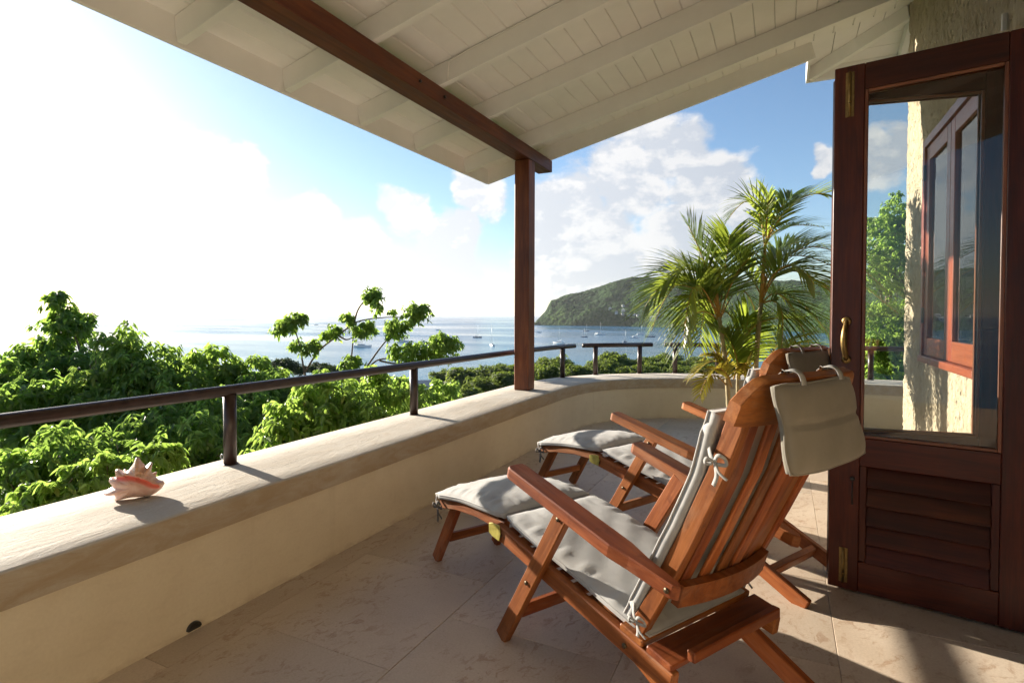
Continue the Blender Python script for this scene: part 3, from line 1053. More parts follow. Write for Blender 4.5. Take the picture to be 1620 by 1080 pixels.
# eaves of the main roof round the corner
EU, EV, EZ = 0.19, 6.2, 3.468
bar('eave_fascia', Vector((EU - 0.011, VG + 0.05, EZ + 0.085)) - HO, Vector((EU - 0.011, EV, EZ + 0.085)) - HO, 0.022, 0.17, 'white', house, b=0.002)
bar('eave_fascia', Vector((EU - 0.022, EV + 0.011, EZ + 0.085)) - HO, Vector((7.0, EV + 0.011, EZ + 0.085)) - HO, 0.022, 0.17, 'white', house, b=0.002)
def hz(d):
    return EZ + 0.13 + d * 0.26
q = [(EU, VG + 0.045, hz(0)), (EU, EV, hz(0)), (WU, WC, hz(0.65)), (WU, VG + 0.045, hz(0.65))]
q2 = [(EU, EV, hz(0)), (7.0, EV, hz(0)), (7.0, WC, hz(0.65)), (WU, WC, hz(0.65))]
for pl in (q, q2):
    n_ = 4
    for i in range(n_):
        a, b = i / n_ + 0.004, (i + 1) / n_ - 0.004
        P = [np.array(pl[0]) * (1 - a) + np.array(pl[3]) * a, np.array(pl[1]) * (1 - a) + np.array(pl[2]) * a,
             np.array(pl[1]) * (1 - b) + np.array(pl[2]) * b, np.array(pl[0]) * (1 - b) + np.array(pl[3]) * b]
        V = [tuple(p - np.array(HO)) for p in P] + [tuple(p - np.array(HO) + np.array([0, 0, 0.018])) for p in P]
        obj('soffit_board', mesh('soffit_board', V, boxvf(0, 1, 0, 1, 0, 1)[1], 'white'), house)
V = [tuple(np.array(p) - np.array(HO) + np.array([0, 0, dz])) for pl in (q, q2) for dz in (0.024, 0.07) for p in pl]
F6 = boxvf(0, 1, 0, 1, 0, 1)[1]
obj('eave_covering', mesh('eave_covering', V, F6 + [tuple(i + 8 for i in f) for f in F6], 'grey_roof'), house)
bar('hip_rafter', Vector((EU + 0.01, EV - 0.01, EZ + 0.066)) - HO, Vector((WU - 0.01, WC + 0.01, hz(0.65) - 0.066)) - HO, 0.05, 0.12, 'white', house, b=0.002)
for uu in (WU + 0.012, 1.7, 2.4):
    bar('eave_rafter', Vector((uu, EV - 0.002, EZ + 0.07)) - HO, Vector((uu, WC + 0.004, hz(0.65) - 0.066)) - HO, 0.045, 0.11, 'white', house, b=0.002)

# ------------------------------------------------------------------ glazed folding door leaves
def door_leaf(label, free, hinge, side, hardware):
    """local X from the free edge to the hinge edge, -Y is the face towards the camera"""
    fr, hg = Vector((*free, 0.012)), Vector((*hinge, 0.012))
    Lw = (hg - fr).length
    ang = math.atan2(hg.y - fr.y, hg.x - fr.x)
    d = empty('glazed_door', fr, ang, label=label, cat='door')
    H, t = 2.258, 0.045
    sw, hw = 0.112, 0.15
    def b_(name, p0, p1, w_, h, up=(0, 0, 1), mat='mahogany', parent=None, bb=0.003):
        return bar(name, p0, p1, w_, h, mat, d if parent is None else parent, up=up, b=bb)
    b_('stile', (sw / 2, 0, 0), (sw / 2, 0, H), t, sw, (1, 0, 0))
    b_('stile', (Lw - hw / 2, 0, 0), (Lw - hw / 2, 0, H), t, hw, (1, 0, 0))
    x0, x1 = sw + 0.0005, Lw - hw - 0.0005
    b_('rail', (x0, 0, H - 0.055), (x1, 0, H - 0.055), t - 0.002, 0.11)
    b_('rail', (x0, 0, 0.605), (x1, 0, 0.605), t - 0.002, 0.12)
    b_('rail', (x0, 0, 0.065), (x1, 0, 0.065), t - 0.002, 0.13)
    # glazing beads
    gz0, gz1 = 0.666, H - 0.111
    for s in (-1, 1):
        yb = s * 0.014
        b_('glazing_bead', (x0 + 0.006, yb, gz0), (x0 + 0.006, yb, gz1), 0.010, 0.012, (1, 0, 0), 'beadwood', bb=0.002)
        b_('glazing_bead', (x1 - 0.006, yb, gz0), (x1 - 0.006, yb, gz1), 0.010, 0.012, (1, 0, 0), 'beadwood', bb=0.002)
        b_('glazing_bead', (x0 + 0.013, yb, gz1 - 0.006), (x1 - 0.013, yb, gz1 - 0.006), 0.010, 0.012, mat='beadwood', bb=0.002)
        b_('glazing_bead', (x0 + 0.013, yb, gz0 + 0.006), (x1 - 0.013, yb, gz0 + 0.006), 0.010, 0.012, mat='beadwood', bb=0.002)
    V, F = boxvf(x0 + 0.002, x1 - 0.002, -0.003, 0.003, gz0 + 0.001, gz1 - 0.001)
    obj('pane', mesh('pane', V, F, 'glass'), d)
    # louvred lower panel
    lz0, lz1 = 0.131, 0.544
    for x in (x0 + 0.013, x1 - 0.013):
        b_('panel_frame', (x, 0, lz0), (x, 0, lz1), 0.030, 0.026, (1, 0, 0))
    n = 5
    for i in range(n):
        z = lz0 + (i + 0.5) * (lz1 - lz0) / n
        b_('louvre', (x0 + 0.027, 0, z), (x1 - 0.027, 0, z), 0.008, 0.098, (0, 0.50, 1.0), bb=0.002)
    if hardware:
        fy = -t / 2
        # pull handle
        hz0, hz1, hx = 1.0, 1.165, 0.058
        g = [(hx, fy - 0.004, hz0), (hx, fy - 0.02, hz0 + 0.012), (hx - 0.004, fy - 0.042, hz0 + 0.05), (hx - 0.006, fy - 0.046, hz0 + 0.083),
             (hx - 0.004, fy - 0.042, hz0 + 0.118), (hx, fy - 0.02, hz1 - 0.012), (hx, fy - 0.004, hz1)]
        g = [tuple(p) for p in catmull(g, 4)]
        rad = [0.0075 + 0.005 * math.sin(math.pi * i / (len(g) - 1)) for i in range(len(g))]
        h = tube('handle', g, rad, 'brass', d, seg=10)
        for z in (hz0, hz1):
            tube('handle_rose', [(hx, fy, z), (hx, fy - 0.004, z), (hx, fy - 0.007, z)], [0.019, 0.018, 0.011], 'brass', h, seg=16)
        for zc, hh, dirn in ((2.135, 0.19, -1), (0.105, 0.15, 1)):
            b0 = b_('barrel_bolt', (0.058, fy - 0.0025, zc - hh / 2), (0.058, fy - 0.0025, zc + hh / 2), 0.004, 0.032, (1, 0, 0), 'brass', bb=0.001)
            tube('bolt_rod', [(-0.0, 0, 0) for _ in range(0)] or [(0.0, 0.008, 0.0), (hh, 0.008, 0.0)], 0.0055, 'brass', b0, seg=8)
            tube('bolt_knob', [(hh * 0.3, 0.012, 0.0), (hh * 0.3, 0.026, 0.004)], 0.005, 'brass', b0, seg=8)
        tube('tilt_rod', [(0.088, fy - 0.008, 0.375), (0.088, fy - 0.008, 0.482)], 0.003, 'black', d, seg=8)
        tube('tilt_knob', [(0.088, fy, 0.487), (0.088, fy - 0.012, 0.487)], 0.009, 'black', d, seg=12)
    return d


M['beadwood'] = m_wood('glazing_bead_timber', (0.09, 0.025, 0.010), (0.20, 0.065, 0.025), (0.32, 0.12, 0.05), 0.35)
door_leaf('dark glazed folding door leaf with brass handle and louvred bottom', (0.192, 2.842), (0.905, 2.720), 1, True)
door_leaf('second glazed door leaf folded behind the one with the handle', (0.196, 2.948), (0.905, 3.078), 1, False)

# ------------------------------------------------------------------ steamer chairs
def strip_sweep(pts, w_, h, yc):
    """rectangular bar following points (s,z) in a vertical plane at y=yc; h measured across, in the plane"""
    P = [np.array(p, float) for p in pts]
    V, F = [], []
    for i, p in enumerate(P):
        t = P[min(i + 1, len(P) - 1)] - P[max(i - 1, 0)]
        t /= np.linalg.norm(t)
        n = np.array([-t[1], t[0]])
        c = 0.004
        for dy, dn in ((-w_ / 2 + c, -h / 2), (w_ / 2 - c, -h / 2), (w_ / 2, -h / 2 + c), (w_ / 2, h / 2 - c), (w_ / 2 - c, h / 2), (-w_ / 2 + c, h / 2), (-w_ / 2, h / 2 - c), (-w_ / 2, -h / 2 + c)):
            q = p + n * dn
            V.append((q[0], yc + dy, q[1]))
    for i in range(len(P) - 1):
        for k in range(8):
            j = (k + 1) % 8
            F.append((i * 8 + k, i * 8 + j, (i + 1) * 8 + j, (i + 1) * 8 + k))
    F.append(tuple(range(7, -1, -1)))
    F.append(tuple(range((len(P) - 1) * 8, len(P) * 8)))
    return V, F


def local_swept(name, pts, w_, h, yc, mat, parent):
    """sweep whose object X axis runs along the bar so the grain follows it"""
    a, b = np.array(pts[0], float), np.array(pts[-1], float)
    mat4 = frame_matrix((a[0], yc, a[1]), (b[0], yc, b[1]))
    V, F = strip_sweep(pts, w_, h, yc)
    inv = mat4.inverted()
    return obj(name, mesh(name, [tuple(inv @ Vector(v)) for v in V], F, mat), parent, mat4)


def build_chair():
    c = empty('steamer_chair', (0, 0, 0))
    W = 'teak'
    for s in (-1, 1):
        # footrest
        local_swept('foot_rail', [(0.20, 0.318), (0.34, 0.350), (0.52, 0.372), (0.735, 0.372)], 0.026, 0.045, s * 0.205, W, c)
        bar('foot_leg', (0.075, s * 0.172, 0.002), (0.295, s * 0.172, 0.345), 0.028, 0.055, W, c)
        # seat
        bar('side_rail', (0.735, s * 0.243, 0.372), (1.58, s * 0.243, 0.232), 0.030, 0.058, W, c)
        bar('front_leg', (0.815, s * 0.276, 0.004), (1.185, s * 0.276, 0.595), 0.030, 0.058, W, c)
        bar('rear_leg', (1.26, s * 0.208, 0.300), (1.92, s * 0.208, 0.004), 0.030, 0.062, W, c)
        hp = plate('hinge_plate', [(0, -0.026), (0.05, -0.03), (0.058, 0), (0.05, 0.03), (0, 0.026), (-0.022, 0.018), (-0.022, -0.018)], 0.004, 'hinge', c,
                   Matrix.Translation((0.722, s * (0.2615 if s > 0 else 0.2575) - (0.0 if s > 0 else 0.004), 0.373)) @ Matrix.Rotation(RAD(90), 4, 'X'))
        # arm
        out = [(0.0, -0.022), (0.006, -0.034), (0.022, -0.041), (0.5, -0.041), (0.565, -0.030), (0.70, -0.016), (0.715, 0.0), (0.70, 0.016), (0.60, 0.022),
               (0.52, 0.036), (0.022, 0.036), (0.006, 0.030), (0.0, 0.020)]
        if s > 0:
            out = [(x, -y) for x, y in reversed(out)]
        am = frame_matrix((0.925, s * 0.305, 0.640), (1.63, s * 0.285, 0.478))
        plate('arm', out, 0.040, W, c, am)
        # backrest
        local_swept('back_stile', [(1.395, 0.235), (1.50, 0.425), (1.60, 0.620), (1.685, 0.800), (1.735, 0.930), (1.748, 0.975)], 0.030, 0.050, s * 0.218, W, c)
        # brass bolts
        for (x, y, z) in ((1.155, 0.291, 0.548), (0.985, 0.291, 0.276), (1.415, 0.258, 0.258), (1.60, 0.302, 0.505), (0.775, 0.258, 0.365)):
            tube('bolt', [(x, s * y, z), (x, s * (y + 0.005), z)], 0.0075, 'bolt', c, seg=10)
    for x, z in ((0.235, 0.352), (0.33, 0.374), (0.43, 0.388), (0.53, 0.397), (0.63, 0.399)):
        bar('foot_slat', (x, -0.192, z - 0.02), (x, 0.192, z - 0.02), 0.055, 0.014, W, c)
    bar('foot_stretcher', (0.17, -0.157, 0.135), (0.17, 0.157, 0.135), 0.022, 0.040, W, c)
    for i in range(8):
        x = 0.80 + i * 0.075
        z = 0.372 - (x - 0.735) * 0.1657 + 0.016
        bar('seat_slat', (x, -0.227, z), (x, 0.227, z), 0.052, 0.014, W, c, up=(0.1657, 0, 1))
    for x in (1.435, 1.535):
        z = 0.372 - (x - 0.735) * 0.1657 + 0.028
        bar('rear_plank', (x, -0.257, z + 0.012), (x, 0.257, z + 0.012), 0.088, 0.020, W, c, up=(0.1657, 0, 1))
    bar('front_stretcher', (0.905, -0.260, 0.135), (0.905, 0.260, 0.135), 0.024, 0.045, W, c)
    bar('rear_stretcher', (1.745, -0.192, 0.078), (1.745, 0.192, 0.078), 0.03, 0.055, W, c, up=(0.5, 0, 1))
    bar('prop_bar', (1.60, -0.205, 0.30), (1.60, 0.205, 0.30), 0.026, 0.03, W, c)
    # back slats and curved rails
    for i in range(6):
        y = -0.165 + i * 0.066
        bow = 0.030 * (1 - (y / 0.2) ** 2)
        local_swept('back_slat', [(1.515 + bow, 0.43), (1.607 + bow, 0.62), (1.690 + bow, 0.80), (1.738 + bow, 0.945)], 0.043, 0.013, y, W, c)
    ys = np.linspace(-0.202, 0.202, 11)
    V, F = [], []
    for y in ys:
        bow = 0.034 * (1 - (y / 0.21) ** 2)
        for dx, dz in ((0.0, -0.03), (0.024, -0.036), (0.044, 0.030), (0.020, 0.036)):
            V.append((1.528 + bow + dx, y, 0.445 + dz))
    for i in range(len(ys) - 1):
        for k in range(4):
            F.append((i * 4 + k, i * 4 + 4 + k, i * 4 + 4 + (k + 1) % 4, i * 4 + (k + 1) % 4))
    F += [(0, 1, 2, 3), tuple(reversed(range(40, 44)))]
    obj('lower_back_rail', mesh('lower_back_rail', V, F, W), c)
    # crest rail, rounded shoulders, bowed backwards
    n = 25
    V, F = [], []
    for i in range(n):
        y = -0.262 + 0.524 * i / (n - 1)
        a = abs(y) / 0.262
        top = 0.060 - 0.062 * max(0, (a - 0.74) / 0.26) ** 2.0
        bot = -0.062 + 0.006 * max(0, (a - 0.80) / 0.2) ** 2
        bow = 0.034 * (1 - a ** 2)
        for dt, h in ((-0.016, bot), (-0.016, top - 0.003), (-0.013, top), (0.013, top), (0.016, top - 0.003), (0.016, bot)):
            x = 1.762 + bow + dt * 0.92 + h * 0.36
            z = 1.000 + h * 0.93 - dt * 0.36
            V.append((x, y, z))
    for i in range(n - 1):
        for k in range(6):
            F.append((i * 6 + k, i * 6 + (k + 1) % 6, i * 6 + 6 + (k + 1) % 6, i * 6 + 6 + k))
    F += [tuple(reversed(range(6))), tuple(range((n - 1) * 6, n * 6))]
    cm = Matrix.Translation((1.76, 0, 1.0)) @ Matrix.Rotation(RAD(90), 4, 'Z')
    inv = cm.inverted()
    cr = obj('crest_rail', mesh('crest_rail', [tuple(inv @ Vector(v)) for v in V], F, W), c, cm)
    smooth_by_angle(cr, 24)
    return c


def pad(name, x0, x1, yw, path, thick, seed, parent, puff=1.0, edge_h=0.34):
    """stuffed cushion: follows path(t)->(s,z,normal angle) for t in 0..1"""
    rs = np.random.RandomState(seed)
    nx, ny = 44, 40
    Vt, Vb = [], []
    ph = rs.rand(8) * 6.28
    for i in range(nx + 1):
        t = i / nx
        s, z, an = path(t)
        for j in range(ny + 1):
            v = -1 + 2 * j / ny
            u = -1 + 2 * t
            e = max(0.0, (1 - abs(u) ** 3.2)) ** 0.55 * max(0.0, (1 - abs(v) ** 3.2)) ** 0.55
            wr = 0.0018 * math.sin(5 * u + 4 * v + ph[0]) * e + 0.0012 * math.sin(11 * v - 4 * u + ph[1]) * e + 0.0010 * math.sin(17 * u + 9 * v + ph[2])
            edge = max(abs(u), abs(v))
            pk = (0.0026 * math.sin(27 * (u if abs(v) > abs(u) else v) + ph[3]) + 0.0022 * math.sin(43 * (u if abs(v) > abs(u) else v) + ph[5])) * math.exp(-((edge - 0.86) / 0.10) ** 2)
            hgt = thick * (edge_h + (1 - edge_h) * e * puff) + (wr + pk) * (0.25 + 0.75 * e ** 0.3)
            y = v * yw * (1 - 0.025 * (1 - abs(v)) * 0 + 0.012 * math.sin(5 * u + ph[4]) * (abs(v) > 0.85))
            sc = 1 - 0.03 * abs(v) ** 4 * (1 if abs(u) > 0.9 else 0)
            nxn, nzn = -math.sin(an), math.cos(an)
            Vt.append((s + nxn * hgt, y * sc, z + nzn * hgt))
            lo = thick * 0.10 * (1 - e) * 0.5
            Vb.append((s + nxn * lo, y * sc, z + nzn * lo))
    m = ny + 1
    F = []
    nt = len(Vt)
    for i in range(nx):
        for j in range(ny):
            a = i * m + j
            F.append((a, a + m, a + m + 1, a + 1))
            F.append((nt + a, nt + a + 1, nt + a + m + 1, nt + a + m))
    for i in range(nx):
        a = i * m
        F.append((a, nt + a, nt + a + m, a + m))
        a = i * m + ny
        F.append((a, a + m, nt + a + m, nt + a))
    for j in range(ny):
        a = j
        F.append((a, a + 1, nt + a + 1, nt + a))
        a = nx * m + j
        F.append((a, nt + a, nt + a + 1, a + 1))
    me = mesh(name, Vt + Vb, F, 'fabric', True)
    o = obj(name, me, parent)
    # piping round the seam
    loop = [Vt[j] for j in range(0, m, 2)] + [Vt[i * m + ny] for i in range(2, nx + 1, 2)] + [Vt[nx * m + j] for j in range(ny - 2, -1, -2)] + [Vt[i * m] for i in range(nx - 2, -1, -2)]
    loop = [((a[0] * 0.999), a[1], a[2] - 0.002) for a in loop]
    tube('piping', loop, 0.0032, 'fabric', o, seg=6)
    return o


def ribbon(name, pts, w_, mat, parent, up=(0, 1, 0)):
    P = [Vector(p) for p in catmull(pts, 5)]
    V, F = [], []
    for i, p in enumerate(P):
        t = (P[min(i + 1, len(P) - 1)] - P[max(i - 1, 0)]).normalized()
        sd = t.cross(Vector(up))
        sd = sd.normalized() if sd.length > 1e-3 else Vector((1, 0, 0))
        nn = sd.cross(t) * 0.0008
        V += [tuple(p - sd * w_ / 2 - nn), tuple(p + sd * w_ / 2 - nn), tuple(p + sd * w_ / 2 + nn), tuple(p - sd * w_ / 2 + nn)]
    for i in range(len(P) - 1):
        for k in range(4):
            F.append((i * 4 + k, i * 4 + (k + 1) % 4, i * 4 + 4 + (k + 1) % 4, i * 4 + 4 + k))
    F += [(3, 2, 1, 0), tuple(range(len(P) * 4 - 4, len(P) * 4))]
    return obj(name, mesh(name, V, F, mat, True), parent)


def line_path(a, b, ang=None, bow=0.0):
    a, b = np.array(a), np.array(b)
    an = math.atan2(b[1] - a[1], b[0] - a[0])
    def f(t):
        p = a * (1 - t) + b * t
        return p[0], p[1] + bow * math.sin(math.pi * t), an
    return f


def build_cushion(seed):
    c = empty('chair_cushion', (0, 0, 0))
    pad('foot_section', 0, 0, 0.232, line_path((0.175, 0.338), (0.745, 0.408), bow=0.012), 0.066, seed, c)
    pad('seat_section', 0, 0, 0.232, line_path((0.765, 0.412), (1.475, 0.288)), 0.052, seed + 1, c, 0.85)
    # back pad stands in front of the slats, its upper side towards the sea
    def bp(t):
        pts = [(1.412, 0.315), (1.50, 0.475), (1.58, 0.635), (1.655, 0.80), (1.70, 0.955)]
        x = t * 4
        i = min(int(x), 3)
        f = x - i
        s = pts[i][0] * (1 - f) + pts[i + 1][0] * f
        z = pts[i][1] * (1 - f) + pts[i + 1][1] * f
        an = math.atan2(pts[i + 1][1] - pts[i][1], pts[i + 1][0] - pts[i][0])
        return s, z, an
    pad('back_section', 0, 0, 0.236, bp, 0.046, seed + 2, c, 0.95, 0.72)
    def bow_tie(x, y, z, s, mat, k=1.0):
        o = y + s * 0.004
        ribbon('tie', [(x - 0.05 * k, y - s * 0.01, z + 0.05 * k), (x - 0.02 * k, o + s * 0.008, z + 0.022 * k), (x, o + s * 0.010, z), (x + 0.006, o + s * 0.010, z - 0.045 * k), (x - 0.006, o + s * 0.006, z - 0.085 * k)], 0.016 * k, mat, c)
        ribbon('tie', [(x, o + s * 0.011, z), (x + 0.024 * k, o + s * 0.022, z + 0.030 * k), (x + 0.045 * k, o + s * 0.016, z + 0.022 * k), (x + 0.040 * k, o + s * 0.006, z - 0.002), (x + 0.004, o + s * 0.010, z - 0.004)], 0.013 * k, mat, c)
        ribbon('tie', [(x, o + s * 0.012, z), (x - 0.020 * k, o + s * 0.022, z + 0.012 * k), (x - 0.032 * k, o + s * 0.016, z - 0.010 * k), (x - 0.006, o + s * 0.011, z - 0.004)], 0.012 * k, mat, c)
        ribbon('tie', [(x, o + s * 0.011, z), (x + 0.020 * k, o + s * 0.014, z - 0.030 * k), (x + 0.050 * k, o + s * 0.010, z - 0.052 * k)], 0.010 * k, mat, c)
    for s in (-1, 1):
        bow_tie(1.700, s * 0.238, 0.845, s, 'tie', 0.70)
        bow_tie(1.455, s * 0.240, 0.345, s, 'tie', 0.68)
        bow_tie(0.215, s * 0.226, 0.315, s, 'tie_dark', 0.9)
    return c


def build_pillow(seed):
    c = empty('head_pillow', (0, 0, 0))
    nx, ny = 28, 24
    Vt, Vb = [], []
    for i in range(nx + 1):
        t = i / nx
        u = -1 + 2 * t
        for j in range(ny + 1):
            v = -1 + 2 * j / ny
            e = max(0, 1 - abs(u) ** 5) ** 0.5 * max(0, 1 - abs(v) ** 6) ** 0.5
            seam = math.exp(-((u + 0.10) / 0.045) ** 2)
            wob = 0.0012 * math.sin(9 * v + seed) * e + 0.0012 * math.sin(6 * u + 8 * v + seed * 2) + 0.0015 * math.sin(31 * v + seed) * seam
            x = 1.832 + 0.040 * t
            z = 1.043 - 0.198 * t + 0.003 * math.sin(3 * v + seed) + 0.006 * (abs(v) ** 6) * (1 if u > 0 else -1) * abs(u)
            y = v * (0.170 + 0.004 * t + 0.004 * math.sin(4 * u + seed)) - 0.060
            Vt.append((x + 0.006 + 0.020 * e * (1 - 0.62 * seam) + wob, y, z))
            Vb.append((x - 0.004 - 0.006 * e, y, z))
    m = ny + 1
    nt = len(Vt)
    F = []
    for i in range(nx):
        for j in range(ny):
            a = i * m + j
            F.append((a, a + m, a + m + 1, a + 1))
            F.append((nt + a, nt + a + 1, nt + a + m + 1, nt + a + m))
    for i in range(nx):
        for a, fl in ((i * m, 0), (i * m + ny, 1)):
            q = (a, nt + a, nt + a + m, a + m)
            F.append(q if not fl else tuple(reversed(q)))
    for j in range(ny):
        F.append((j, j + 1, nt + j + 1, nt + j))
        a = nx * m + j
        F.append((a, nt + a, nt + a + 1, a + 1))
    pl = obj('pillow_pad', mesh('pillow_pad', Vt + Vb, F, 'shaded_fabric', True), c)
    loop = [Vt[j] for j in range(0, m, 2)] + [Vt[i * m + ny] for i in range(2, nx + 1, 2)] + [Vt[nx * m + j] for j in range(ny - 2, -1, -2)] + [Vt[i * m] for i in range(nx - 2, -1, -2)]
    tube('piping', loop, 0.003, 'shaded_fabric', pl, seg=6)
    for y in (-0.12, 0.06):
        ribbon('strap', [(1.846, y, 1.015), (1.844, y, 1.046), (1.832, y + 0.002, 1.066), (1.808, y, 1.070), (1.786, y, 1.054), (1.774, y, 1.0)], 0.022, 'tie', c, up=(1, 0, 0.5))
    return c


chair1 = build_chair()
tag(chair1, 'nearer teak steamer chair with its grey back pillow close to the open door', 'chair', 'teak steamer chairs')
cush1 = build_cushion(3)
tag(cush1, 'grey padded cushion tied to the nearer steamer chair', 'cushion', 'steamer chair cushions')
pil1 = build_pillow(5)
tag(pil1, 'grey head pillow hung over the back of the nearer steamer chair', 'pillow', 'head pillows')
pos1, rot1 = (-1.504, 2.482, 0.0), RAD(-29.4)
pos2, rot2 = (-1.50, 3.66, 0.0), RAD(-27.8)
for o in (chair1, cush1, pil1):
    o.location = pos1
    o.rotation_euler = (0, 0, rot1)
for src, lab in ((chair1, 'farther teak steamer chair between the nearer chair and the curved parapet'),
                 (cush1, 'grey padded cushion tied to the farther steamer chair'),
                 (pil1, 'grey head pillow on the farther steamer chair in front of the palm')):
    k = copy_tree(src)
    k.location = pos2
    k.rotation_euler = (0, 0, rot2)
    k['label'] = lab

# ------------------------------------------------------------------ conch shell
def build_shell():
    sh = empty('conch_shell', (-2.312, 1.345, CAPZ + 0.004), RAD(58), label='pink spiny conch shell lying on the parapet cap', cat='shell')
    # local X: spire (-) to canal (+); -Y the open side; Z up
    OUT = [(-.132, .034), (-.110, .048), (-.093, .056), (-.110, .077), (-.105, .093), (-.082, .090), (-.086, .119), (-.075, .124), (-.056, .107), (-.039, .109), (-.016, .135), (-.007, .160),
           (.006, .161), (.017, .140), (.031, .119), (.054, .136), (.060, .129), (.052, .100), (.066, .078), (.083, .058), (.101, .052), (.107, .041), (.094, .022), (.073, .008), (.050, .001),
           (.003, .002), (-.027, .005), (-.055, .003), (-.091, .000), (-.086, .014), (-.090, .024), (-.123, .026)]
    OUT = [np.array([x * 0.86, z]) for x, z in OUT]
    res = []
    for i in range(len(OUT)):
        p0, p1, p2, p3 = OUT[i - 1], OUT[i], OUT[(i + 1) % len(OUT)], OUT[(i + 2) % len(OUT)]
        for k in range(7):
            t = k / 7
            res.append(0.5 * ((2 * p1) + (p2 - p0) * t * 0.8 + (2 * p0 - 5 * p1 + 4 * p2 - p3) * t * t * 0.8 + (3 * p1 - p0 - 3 * p2 + p3) * t ** 3 * 0.8) if False else p1 * (1 - t) + p2 * t)
    R_ = np.array(res)
    for _ in range(3):                                   # round the corners a little
        R_ = 0.5 * R_ + 0.25 * np.roll(R_, 1, 0) + 0.25 * np.roll(R_, -1, 0)
    n = len(R_)
    c = np.array([-0.008, 0.058])
    CRV = np.array([(-.060, .094), (-.030, .094), (.0, .086), (.028, .068), (.050, .050), (.068, .042)])
    def curve_d(p):
        best, sgn = 1e9, 1
        for q0, q1 in zip(CRV[:-1], CRV[1:]):
            d = q1 - q0
            t = np.clip((p - q0) @ d / (d @ d), 0, 1)
            w_ = p - (q0 + d * t)
            L = np.hypot(*w_)
            if L < best:
                best, sgn = L, (1 if d[0] * w_[1] - d[1] * w_[0] > 0 else -1)
        return best * sgn                                # > 0 above the aperture
    rings = 26
    V, tint = [], []
    for sd in (-1, 1):
        for r in range(rings + 1):
            t = r / rings
            for k in range(n):
                p = c + (R_[k] - c) * t
                dep = (1 - t ** 2.4) ** 0.62
                tn = 0.12
                if sd < 0:
                    dc = curve_d(p)
                    y = -0.058 * dep
                    if dc < 0:                           # the smooth flared lip bulges towards the viewer
                        y -= 0.010 * dep * min(1, -dc / 0.02)
                        tn = 0.95 if dc > -0.006 else max(0.40, 0.95 - (-dc - 0.006) / 0.016)
                    else:
                        y += 0.004 * math.sin(dc * 420) * dep
                        tn = 0.9 if dc < 0.004 else (0.30 if dc < 0.010 else 0.08)
                    y += 0.016 * math.exp(-(dc / 0.006) ** 2) * dep
                else:
                    y = 0.050 * dep + 0.003 * math.sin(t * 40) * dep
                V.append((p[0], y, p[1]))
                tint.append(tn)
    F = []
    o2 = (rings + 1) * n
    for r in range(rings):
        for k in range(n):
            j = (k + 1) % n
            a = (r * n + k, r * n + j, (r + 1) * n + j, (r + 1) * n + k)
            if r == 0:
                F.append((k, n + j, n + k))
                F.append((o2 + k, o2 + n + k, o2 + n + j))
            else:
                F.append(a)
                F.append(tuple(o2 + q for q in reversed(a)))
    me = mesh('body_whorl', V, F, 'shell', True)
    at = me.attributes.new('tint', 'FLOAT', 'POINT')
    at.data.foreach_set('value', tint)
    obj('body_whorl', me, sh)
    # blunt knobs round the back of the shoulder
    for (p, d, L, r) in (((-0.035, 0.030, 0.085), (-0.3, 0.8, 0.6), 0.035, 0.016), ((0.015, 0.034, 0.095), (0.1, 0.8, 0.7), 0.036, 0.016), ((0.05, 0.028, 0.07), (0.5, 0.8, 0.4), 0.028, 0.013)):
        p, d = Vector(p), Vector(d).normalized()
        pts = [p + d * L * q for q in (0, 0.35, 0.7, 0.92, 1.0)]
        k = tube('knob', pts, [r, r * 0.72, r * 0.42, r * 0.22, r * 0.05], 'shell', sh, seg=14)
        a2 = k.data.attributes.new('tint', 'FLOAT', 'POINT')
        a2.data.foreach_set('value', [0.1] * len(k.data.vertices))
    return sh


build_shell()

# ------------------------------------------------------------------ foliage
def norm(a):
    return a / (np.linalg.norm(a, axis=-1, keepdims=True) + 1e-9)


def leaves_vq(pos, d, nrm, L, wr=0.42, fold=0.22, droop=0.18):
    """lance-shaped folded leaves: 6 vertices, 2 quads each"""
    n = len(pos)
    d = norm(d)
    side = norm(np.cross(d, nrm))
    up = np.cross(side, d)
    L = np.asarray(L).reshape(-1, 1)
    w_ = L * wr
    dn = np.array([0, 0, -1.0])
    b = pos
    r1 = pos + d * L * 0.30 + side * w_ * 0.5 + up * w_ * fold
    r2 = pos + d * L * 0.68 + side * w_ * 0.38 + up * w_ * fold * 0.8 + dn * L * droop * 0.4
    t = pos + d * L + dn * L * droop
    l2 = pos + d * L * 0.68 - side * w_ * 0.38 + up * w_ * fold * 0.8 + dn * L * droop * 0.4
    l1 = pos + d * L * 0.30 - side * w_ * 0.5 + up * w_ * fold
    V = np.stack([b, r1, r2, t, l2, l1], 1).reshape(-1, 3)
    i = np.arange(n)[:, None] * 6
    Q = np.concatenate([i + np.array([[0, 1, 2, 3]]), i + np.array([[0, 3, 4, 5]])], 0)
    return V, Q


